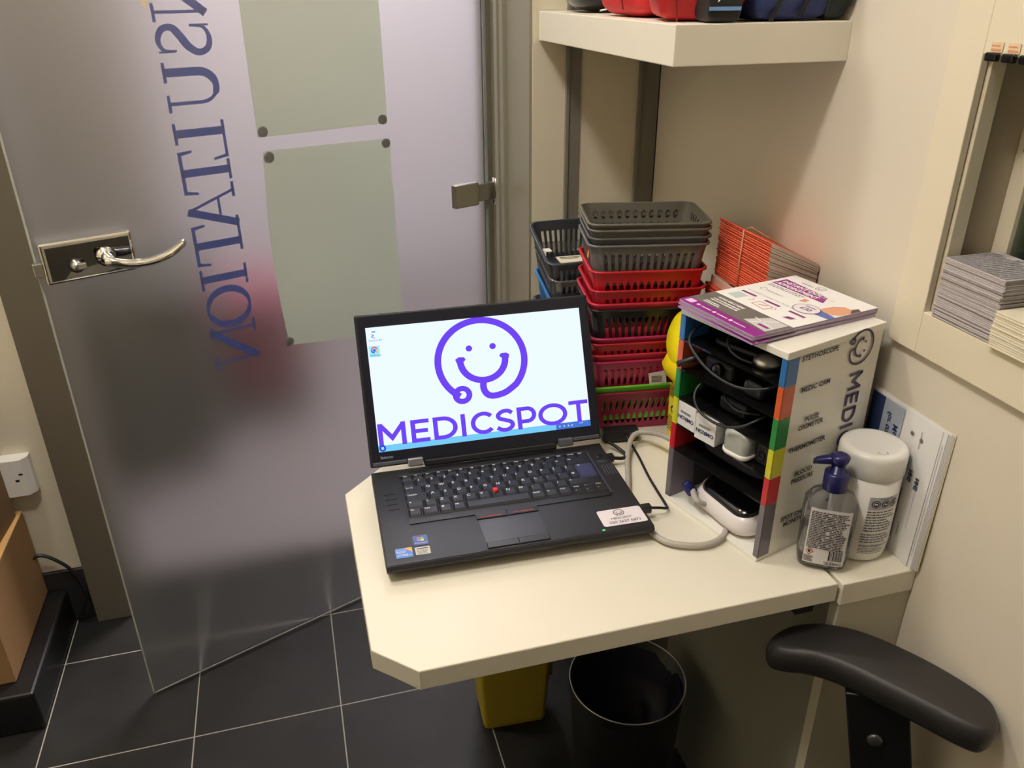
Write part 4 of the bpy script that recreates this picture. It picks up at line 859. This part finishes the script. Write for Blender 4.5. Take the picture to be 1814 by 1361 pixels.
for i, nm in enumerate(names):
    k = i; t, fm = sheet(nm, .7490 - k * .0010, .7502 - k * .00085, .6885 + k * .0012 + (.006 if k == 7 else 0), .838 - k * .001, SH - .002 * (k % 3), M_paper if k > 1 else M_cpaper, .0035, 'forms leaning on the side wall')
    if k == 6:
        d = D2(); d.rect(.003, .02, .0034, .19); decal('form_print', d, fm, M_bink, t)
    if k == 7:
        decal('blue_heading', D2().rect(.104, .06, .130, .204, 1), fm, mat('heading_navy', rgb(44, 58, 96), .5), t)
        f2 = lambda a, q: fm(a, q) + Vector((-.0003, 0, 0)); f3 = lambda a, q: fm(a, q) + Vector((-.0006, 0, 0))
        decal('grey_heading', D2().rect(.066, .06, .104, .204, 1), f2, mat('heading_grey', rgb(170, 178, 194), .5), t)
        d = D2(); d.add(text_d('Most of it', .0125, bold=.0003), lambda a, b: (.072 + b, .176 - a)); d.add(text_d('for travel', .0125, bold=.0003), lambda a, b: (.087 + b, .188 - a)); decal('heading_print', d, f3, M_bink, t)
        d = D2()
        for q in range(3): lines(d, 0, 0, .06, .0035, 1, .5, .2, q) if False else None
        for q in range(4): d.rect(.036 + q * .0028, .13 - q * .004, .0366 + q * .0028, .150)
        d.add(text_d('NHS', .009, bold=.0004), lambda a, b: (.030 + b, .132 - a)); d.add(text_d('NHS', .009, bold=.0004), lambda a, b: (.016 + b, .127 - a)); d.rect(.0175, .05, .0179, .106); d.add(text_d('Prescription', .004), lambda a, b: (.030 + b, .05 - a))
        decal('form_print', d, f2, M_bink, t)
        e = D2(); e.rect(.040, .02, .062, .10); decal('printed_block', e, f2, mat('block_grey', rgb(150, 150, 154), .6, noise=.3, nscale=300), t)
        e = D2(); e.disc(.046, .180, .003, 12); e.rect(.030, .165, .0308, .190); e.disc(.029, .178, .0028, 12); decal('crest', e, f2, M_grey, t)

# ================================================================== BASKETS
def basket(label, cx, cy, zr, w, dp, H, m, kind, rot, group, tiltx=0.0, tilty=0.0, rimw=.004, parts=True):
    t = thing('plastic_basket', label, 'basket', (cx, cy, zr - H), rot, group)
    t.rotation_euler = (tiltx, tilty, rot)
    R = .016; ta = math.tan(math.radians(8.5)); NC = 5
    def inset(z): return (H - z) * ta
    def corner(k, a, z, o=0.0):
        i = inset(z); hx, hy = w / 2 - i - R, dp / 2 - i - R; c = ((hx, -hy), (hx, hy), (-hx, hy), (-hx, -hy))[k]
        q = math.radians(-90 + 90 * k + a); return Vector((c[0] + (R + o) * math.cos(q), c[1] + (R + o) * math.sin(q), z))
    def side(k, s, z, o=0.0):   # side k runs from corner k-1 end to corner k start; k=0 front
        p0 = corner((k - 1) % 4, 90, z, o); p1 = corner(k, 0, z, o); return p0.lerp(p1, s)
    b = bmesh.new()
    def quad(*p): b.faces.new([b.verts.new(x) for x in p])
    rows = {'slot': [(.18, .80, 's')], 'oval': [(.62, .84, 'o'), (.16, .56, 't')], 'ovals': [(.34, .76, 'o')], 'small': [(.55, .80, 's'), (.12, .42, 'o')], 'diag': [(.52, .80, 'd'), (.14, .46, 'o')]}[kind]
    marks = sorted({0.0, 1.0} | {r[0] for r in rows} | {r[1] for r in rows})
    for k in range(4):
        ln = w if k % 2 == 0 else dp; ncol = int((ln - 2 * R - .01) / (.0105 if kind != 'oval' else .0125))
        for a_, c_ in zip(marks[:-1], marks[1:]):
            row = [r for r in rows if abs(r[0] - a_) < 1e-6]; z0, z1 = a_ * H, c_ * H
            for j in range(ncol):
                s0, s1 = j / ncol, (j + 1) / ncol
                if not row: quad(side(k, s0, z0), side(k, s1, z0), side(k, s1, z1), side(k, s0, z1)); continue
                kd = row[0][2]; P = lambda u, v: side(k, s0 + (s1 - s0) * u, z0 + (z1 - z0) * v)
                if kd == 's': I = [(.75, .93), (.72, .97), (.28, .97), (.25, .93), (.25, .07), (.28, .03), (.72, .03), (.75, .07)]
                elif kd == 't': I = [(.66, .80), (.55, .97), (.45, .97), (.34, .80), (.14, .2), (.2, .05), (.8, .05), (.86, .2)]
                elif kd == 'd': I = [(.95, .80), (.85, .97), (.60, .97), (.50, .85), (.05, .2), (.15, .03), (.40, .03), (.50, .15)]
                else: I = [(.5 + .36 * math.cos(math.radians(22.5 + 45 * q)), .5 + .47 * math.sin(math.radians(22.5 + 45 * q))) for q in range(8)]
                C_ = [(1, 1), (0, 1), (0, 0), (1, 0)]; ci = [b.verts.new(P(*c)) for c in C_]; ii = [b.verts.new(P(*c)) for c in I]
                for q in range(4):
                    b.faces.new((ci[q], ii[2 * q], ii[2 * q + 1])); b.faces.new((ci[q], ii[2 * q + 1], ii[(2 * q + 2) % 8], ci[(q + 1) % 4]))
        for j in range(NC):
            a0, a1 = 90 * j / NC, 90 * (j + 1) / NC
            for q in range(4): quad(corner(k, a0, H * q / 4), corner(k, a1, H * q / 4), corner(k, a1, H * (q + 1) / 4), corner(k, a0, H * (q + 1) / 4))
    ring = []
    for k in range(4): ring += [corner(k, 90 * j / NC, 0) for j in range(NC + 1)]
    b.faces.new([b.verts.new(p) for p in ring])
    bmesh.ops.remove_doubles(b, verts=b.verts[:], dist=.00005); bmesh.ops.recalc_face_normals(b, faces=b.faces[:])
    for f in b.faces: f.smooth = False
    if sum(f.normal.dot(Vector((f.calc_center_median().x, f.calc_center_median().y, -.02))) for f in b.faces) < 0: bmesh.ops.reverse_faces(b, faces=b.faces[:])
    thicken(b, .0011)
    g = G(); g.merge(b); body = obj('basket_body', g, m, t)
    pts = []
    for k in range(4): pts += [corner(k, 90 * j / NC, H, rimw * .5) for j in range(NC + 1)]
    g = G(); rg = []
    n = len(pts)
    for i, p in enumerate(pts):
        nrm = Vector((p.x, p.y, 0)).normalized(); rg.append([p + nrm * (-rimw * .5) + Vector((0, 0, .0014)), p + nrm * (rimw * .5) + Vector((0, 0, .0008)), p + nrm * (rimw * .6) + Vector((0, 0, -.0022)), p + nrm * (-rimw * .45) + Vector((0, 0, -.0008))])
    g.loft(rg + [rg[0]], smooth=True, cap=False); obj('rim', g, m, t)
    return t
def pl(name, c, rough=.35): return mat(name, rgb(*c), rough)
P_g1 = pl('basket_taupe', (104, 100, 88)); P_g2 = pl('basket_grey', (96, 94, 86)); P_g3 = pl('basket_slate', (84, 86, 88))
P_clear = clear_mat('basket_smoke', (.50, .49, .48), (.30, .29, .28), .55, .2); P_red = pl('basket_red', (194, 26, 36)); P_red2 = pl('basket_scarlet', (180, 26, 40)); P_rose = pl('basket_rose', (190, 34, 62))
P_blk = clear_mat('basket_black_clear', (.30, .22, .22), (.03, .028, .03), .72, .15); P_pink = pl('basket_pink', (180, 34, 92)); P_pink2 = pl('basket_cerise', (150, 26, 68)); P_grn = pl('basket_green', (110, 205, 50))
FC = (.555, 1.207); SP = [
    (1.101, P_g1, 'oval', 'taupe plastic basket, the top one of the tall basket pile', .070, 1.0, -.225),
    (1.0915, P_g1, 'oval', 'taupe plastic basket, second from the top of the tall pile', .070, 1.0, -.215),
    (1.0785, P_g3, 'small', 'slate grey plastic basket, third from the top of the tall pile', .070, 1.0, -.22),
    (1.067, P_clear, 'slot', 'smoky see-through basket on top of the red ones', .070, 1.01, -.215),
    (1.025, P_red, 'ovals', 'bright red basket right under the smoky see-through one', .070, 1.02, -.19),
    (.993, P_red2, 'small', 'bright red basket, second of the reds under the smoky one', .070, 1.02, -.18),
    (.9705, P_rose, 'ovals', 'red basket resting on the black see-through basket', .070, 1.02, -.17),
    (.960, P_blk, 'slot', 'black see-through basket in the middle of the tall pile', .070, 1.0, -.17),
    (.9105, P_pink, 'ovals', 'thin pink-rimmed basket right below the black see-through one', .070, 1.0, -.14),
    (.9005, P_red2, 'small', 'red basket with square holes below the thin pink rim', .070, 1.0, -.15),
    (.880, P_rose, 'small', 'plain red-rimmed basket above the pink one with the price tag', .070, 1.0, -.14),
    (.8675, P_pink, 'slot', 'pink slatted basket with a white price tag', .070, .99, -.13),
    (.8205, P_grn, 'slot', 'green-rimmed basket, second from the bottom of the tall pile', .070, 1.0, -.12),
    (.808, P_pink2, 'diag', 'dark pink basket at the bottom of the tall pile, on the desk', .077, .99, -.12)]
bk = {}
for i, (zr, m, kd, lab, H, s, rot) in enumerate(SP):
    lean = (1.10 - zr) * .0
    bk[i] = basket(lab, FC[0] + (i % 3 - 1) * .0008, FC[1] + (1.10 - zr) * .02, zr, (.189 if zr > 1.03 else .184), (.134 if zr > 1.03 else .138), H, m, kd, rot, 'baskets in the tall pile')
# price tag on the pink basket, orange sticker on the smoky one
g = G(); g.box(-.012, .018, -.0010, 0, -.008, .014, M=Matrix.Rotation(-.12, 4, 'Y')); tg = obj('price_tag', g, mat('tag_white', rgb(216, 206, 190), .6), bk[11]); tg.location = (.02, -.0690, .031); tg.rotation_euler = (math.radians(-8), 0, 0)
d = lines(D2(), -.008, -.004, .012, .008, 5, .5, .1, 2); o = decal('tag_print', d, lambda a, b: Vector((a, -.0014, b)), M_ink, tg)
g = G(); g.box(-.0008, 0, -.006, .006, -.008, .008); tg = obj('orange_sticker', g, mat('sticker_amber', rgb(226, 140, 50), .6), bk[3]); tg.location = (-.0912, -.028, .048); tg.rotation_euler = (0, math.radians(8), 0)
# second pile behind, towards the door
B2 = (.532, 1.47)
basket('dark blue-grey slatted basket tilted on top of the rear basket pile', .548, 1.455, .998, .190, .150, .082, pl('basket_charcoal', (62, 66, 74)), 'slot', -.05, 'baskets in the rear pile', tiltx=.26, tilty=-.02, rimw=.006)
basket('clear plastic basket under the tilted dark one in the rear pile', .552, 1.460, .955, .180, .142, .075, clear_mat('basket_clear', (.80, .80, .80), (.55, .54, .52), .22, .12), 'small', -.05, 'baskets in the rear pile', tiltx=.24)
basket('bright blue basket in the rear pile behind the laptop lid', .556, 1.462, .905, .182, .142, .075, pl('basket_blue', (36, 120, 190)), 'ovals', -.05, 'baskets in the rear pile', tiltx=.18)
for i, (zr, c, lab) in enumerate(((.850, (90, 92, 96), 'grey basket low in the rear pile, below the blue one'), (.806, (90, 92, 96), 'grey basket at the foot of the rear pile, on the desk'))):
    basket(lab, .556, 1.468, zr, .180, .140, .075, pl('basket_plain', c), 'slot', -.05, 'baskets in the rear pile')
t = thing('white_card', 'white card lying in the tilted dark basket of the rear pile', 'card', (.487, 1.400, .955), -.05)
obj('card', G().box(0, .055, 0, .06, 0, .002), M_cpaper, t); decal('card_print', lines(D2(), .006, .04, .05, .055, 2, .5, .2, 3), lambda a, b: Vector((a, b, .0024)), M_bink, t)
tag(obj('tape_loop', G().box(-.006, .006, -.010, .010, .002, .003, bev=.0003).box(-.0068, -.006, -.010, .010, -.012, .003, bev=.0003), M_white, None, (.4560, 1.405, .987), 0), 'white tape folded over the rim of the tilted dark basket', 'tape')

# ================================================================== ORANGE BAG BUNDLES
def bundle(n, name, lab, group, x0, x1, y0, y1, z0, th_spine, th_open, m_side, seed, rz=0.0, jit=.0012, ztilt=0.0):
    """a pile of folded paper bags; each one a thin wedge, thick at the folded edge (low x)"""
    r = random.Random(seed)
    for i in range(n):
        zs_, zo_ = z0 + ztilt + i * th_spine, z0 + i * th_open
        g = G(); b = bmesh.new(); W_, D_ = x1 - x0, y1 - y0
        def ring(y): return [(0, y, 0), (-.0012, y, th_spine * .45), (0, y, th_spine * .9), (W_, y, (zo_ - zs_) + th_open * .9), (W_, y, zo_ - zs_)]
        A = [b.verts.new(p) for p in ring(0)]; B = [b.verts.new(p) for p in ring(D_)]
        fs = [b.faces.new(A), b.faces.new(B[::-1])]
        for q in range(5): fs.append(b.faces.new((A[q], B[q], B[(q + 1) % 5], A[(q + 1) % 5])))
        bmesh.ops.recalc_face_normals(b, faces=b.faces[:])
        me = bpy.data.meshes.new(name)
        for f in b.faces: f.material_index = 0
        A_f = [f for f in b.faces if all(abs(v.co.y) < 1e-6 for v in f.verts)]
        for f in A_f: f.material_index = 1
        b.to_mesh(me); b.free(); me.materials.append(M_orange); me.materials.append(m_side)
        o = bpy.data.objects.new(name, me); COL.objects.link(o); o.location = (x0 + r.uniform(-jit, jit), y0 + r.uniform(-jit, jit), zs_); o.rotation_euler = (0, 0, rz)
        tag(o, lab, 'bag', group)
M_edge = mat('bag_paper_edge', rgb(190, 172, 156), .8, noise=.1, nscale=200)
NU, NL = 27, 40
bundle(NL, 'paper_bag', 'folded orange paper bag in the lower banded bundle', 'orange bags in the lower bundle', .648, .745, 1.005, 1.155, DZ + .001, .00655, .0060, M_edge, 2, -.02, .0018)
ZB = 1.000
bundle(NU, 'paper_bag', 'folded orange paper bag in the upper banded bundle by the wall', 'orange bags in the upper bundle', .663, .7475, 1.000, 1.150, ZB - .018, .00355, .0029, M_edge, 6, 0.0, .0010, ztilt=.0225)
zs1 = ZB + .0045 + NU * .00355
def loop(label, y, x0, x1, z0, z1, z1b, wd, ht):
    p = [(x0 - .002, y, z0), (x0 - .0032, y, (z0 + z1) / 2), (x0 - .002, y, z1), (x0 + .01, y, z1 + .002), (x1 - .002, y, z1b + .001)]
    tag(obj('rubber_band', G().tube(p, .0012, n=8), M_band), label, 'band')
loop('rubber band around the upper bundle of orange bags', 1.075, .663, .745, ZB + .004, zs1, ZB - .0185 + NU * .0029, 1, 1)
loop('rubber band around the lower bundle of orange bags', 1.045, .648, .74, .93, .996, .99, 1, 1)
tag(obj('paper_wrap', G().box(-.0022, .0, .0, .152, 0, .014, bev=.0004), mat('wrap_white', rgb(214, 176, 156), .7), None, (.6605, 1.001, ZB - .010), 0), 'pale paper strip between the two orange bundles', 'paper')
tag(obj('bundle_slip', G().box(-.0015, 0, 0, .005, 0, .018), M_cpaper, None, (.6425, 1.075, .965), -.02), 'small cream paper slip on the side of the lower orange bundle', 'paper')

# ================================================================== SHARPS BIN ON THE COUNTER
t = thing('sharps_bin', 'bright yellow sharps bin between the baskets and the organiser', 'bin', (.603, 1.060, DZ + .0005), 0)
obj('body', G().loft([rr_ring(.019, .043, .008, 0), rr_ring(.0235, .047, .010, .01), rr_ring(.025, .050, .010, .125)], smooth=False), M_yellow, t)
g = G(); g.loft([rr_ring(.024, .050, .012, .112), rr_ring(.034, .060, .022, .128, cx=-.006), rr_ring(.038, .066, .028, .145, cx=-.008), rr_ring(.034, .060, .028, .165, cx=-.006), rr_ring(.024, .048, .020, .178), rr_ring(.018, .044, .016, .20)]); obj('collar', g, M_yellow, t)
g = G(); g.lathe([(.0, 0), (.040, 0), (.047, .003), (.047, .010), (.038, .016), (.0, .018)], T(-.018, .018, .195) @ Matrix.Rotation(-PI / 2 + .22, 4, 'Y'), n=40); g.loft([rr_ring(.012, .038, .012, .20), rr_ring(.010, .030, .010, .262, cx=.004), rr_ring(.008, .026, .008, .268, cx=.004)]); obj('flap_lid', g, mat('yellow_lid', rgb(240, 222, 30), .3), t)
lb = decal('label', D2().rect(-.038, .008, .048, .108), lambda a, b: Vector((-.0240 - .0012 * b / .1 - .0003, a, b)), mat('label_yellow', rgb(228, 204, 40), .5), t)
fm = lambda a, b: Vector((-.0258 - .0012 * b / .1, -a, b)); d = D2(); lines(d, -.046, .086, -.020, .106, 5, .55, .2, 3); lines(d, -.046, .022, -.018, .052, 6, .45, .2, 4); d.ribbon([(-.014, .086), (-.036, .066), (-.018, .046)], .003); decal('label_print', d, fm, M_ink, lb)
decal('hazard_panel', D2().poly([(-.012, .084), (-.034, .066), (-.016, .048), (.004, .066)]), lambda a, b: Vector((-.0255 - .0012 * b / .1, -a, b)), M_cpaper, lb)

# ================================================================== UNDER THE DESK
t = thing('waste_bin', 'round dark metal waste bin with a liner under the desk', 'bin', (.487, 1.0, 0))
obj('bucket', G().lathe([(.085, 0), (.089, .004), (.1035, .30), (.1045, .302), (.1020, .302), (.087, .010), (.0, .010)], n=64), M_bucket, t)
obj('rim', G().tube([(.1045 * math.cos(2 * PI * i / 64), .1045 * math.sin(2 * PI * i / 64), .302) for i in range(64)], .0014, n=8, closed=True), mat('rim_wire', (.6, .6, .56), .3, 1.0), t)
g = G(); rg = []
rr_ = random.Random(3)
for j in range(9):
    rad = .1005 * (1 - j / 8) ** .8 + .0005; rg.append([((rad + .004 * math.sin(5 * a + j)) * math.cos(a), (rad + .004 * math.sin(5 * a + j)) * math.sin(a), .285 - .14 * (j / 8) ** .5 + .005 * math.sin(3 * a + 2 * j) * (j > 0)) for a in [2 * PI * i / 40 for i in range(40)]])
g.loft(rg, cap=False); obj('liner', g, M_liner, t)
tag(obj('paper_scrap', G().poly([(.536, .962, .197), (.555, .968, .2), (.552, .956, .199), (.545, .95, .198)]).poly([(.536, .962, .1965), (.545, .95, .1975), (.552, .956, .1985), (.555, .968, .1995)]), mat('scrap', rgb(200, 200, 205), .6)), 'small white paper scrap lying in the round waste bin', 'paper')
t = thing('yellow_bin', 'dull yellow tapered plastic bin on the floor under the desk', 'bin', (.335, 1.262, 0.0005), -.06)
obj('body', G().loft([rr_ring(.066, .052, .010, 0), rr_ring(.068, .054, .010, .01), rr_ring(.082, .066, .012, .27)], smooth=False), M_dyellow, t)
obj('handle_rib', G().box(.068, .088, -.030, .03, .10, .27, bev=.004), M_dyellow, t)
obj('lid', G().loft([rr_ring(.086, .07, .014, .268), rr_ring(.086, .07, .014, .29), rr_ring(.06, .05, .014, .30)], smooth=False), M_dyellow, t)

# ================================================================== CHAIR
t = thing('office_chair', 'black office chair pushed up to the desk, only its armrest showing', 'chair', (.64, .60, 0))
outl = [(.618, .715), (.656, .693), (.686, .662), (.717, .615), (.736, .577), (.747, .547), (.7465, .528), (.735, .510), (.716, .4985), (.699, .4985), (.682, .516), (.661, .548), (.632, .592), (.611, .624), (.592, .646), (.572, .662), (.556, .674), (.5455, .687), (.5435, .700), (.551, .713), (.568, .722), (.592, .724)]
cxx = sum(p[0] for p in outl) / len(outl); cyy = sum(p[1] for p in outl) / len(outl)
o3 = smooth_path([(x, y, 0) for x, y in outl], 3, True); rings = []
def nrm(i):
    d_ = o3[(i + 1) % len(o3)] - o3[i - 1]; v = Vector((d_.y, -d_.x, 0)).normalized(); c = Vector((o3[i].x - cxx, o3[i].y - cyy, 0)); return v if v.dot(c) > 0 else -v
for off, z in ((-.010, .617), (-.004, .6175), (-.001, .624), (.0005, .640), (-.0015, .648), (-.005, .6535), (-.009, .6555)):
    ring = []
    for i, p in enumerate(o3):
        q = p + nrm(i) * off; along = ((q.x - .54) * .71 - (q.y - .70) * .71) / .28; ring.append((q.x - .64, q.y - .60, z + .004 * math.sin(PI * min(1, max(0, along))) - (.010 * max(0, .18 - along) / .18)))
    rings.append(ring)
obj('armrest_pad', G().loft(rings), M_rubber, t)
ca = math.atan2(-.05, .055)
PM = T(.013, .010, .64) @ rotz(-.60) @ Matrix.Rotation(-.21, 4, 'Y') @ T(0, 0, -.64)
obj('armrest_post', G().box(-.046, .029, -.014, .012, .10, .626, M=PM, bev=.002), mat('post_black', rgb(20, 20, 20), .4), t)
obj('post_bolt', G().lathe([(.0, .0), (.0095, .0), (.0095, .003), (.007, .0045), (0.0005, .005)], PM @ T(-.014, -.014, .552) @ Matrix.Rotation(PI / 2, 4, 'X'), n=28), mat('bolt_grey', rgb(96, 96, 94), .35, .6), t)
obj('seat', G().box(.04, .10, -.44, -.06, .40, .47, bev=.02, seg=3), M_rubber, t)
obj('arm_bracket', G().box(-.03, .10, -.03, .02, .37, .40, M=rotz(-.6), bev=.003), M_black, t)
obj('base_column', G().lathe([(.025, .09), (.025, .40)], T(.06, -.16, 0), n=20), M_black, t)
for i in range(5):
    a = 2 * PI * i / 5 + .4; 
    obj('leg', G().box(0, .15, -.014, .014, .055, .085, M=T(.06 - .09, -.25, 0) @ rotz(a), bev=.004), M_black, t)
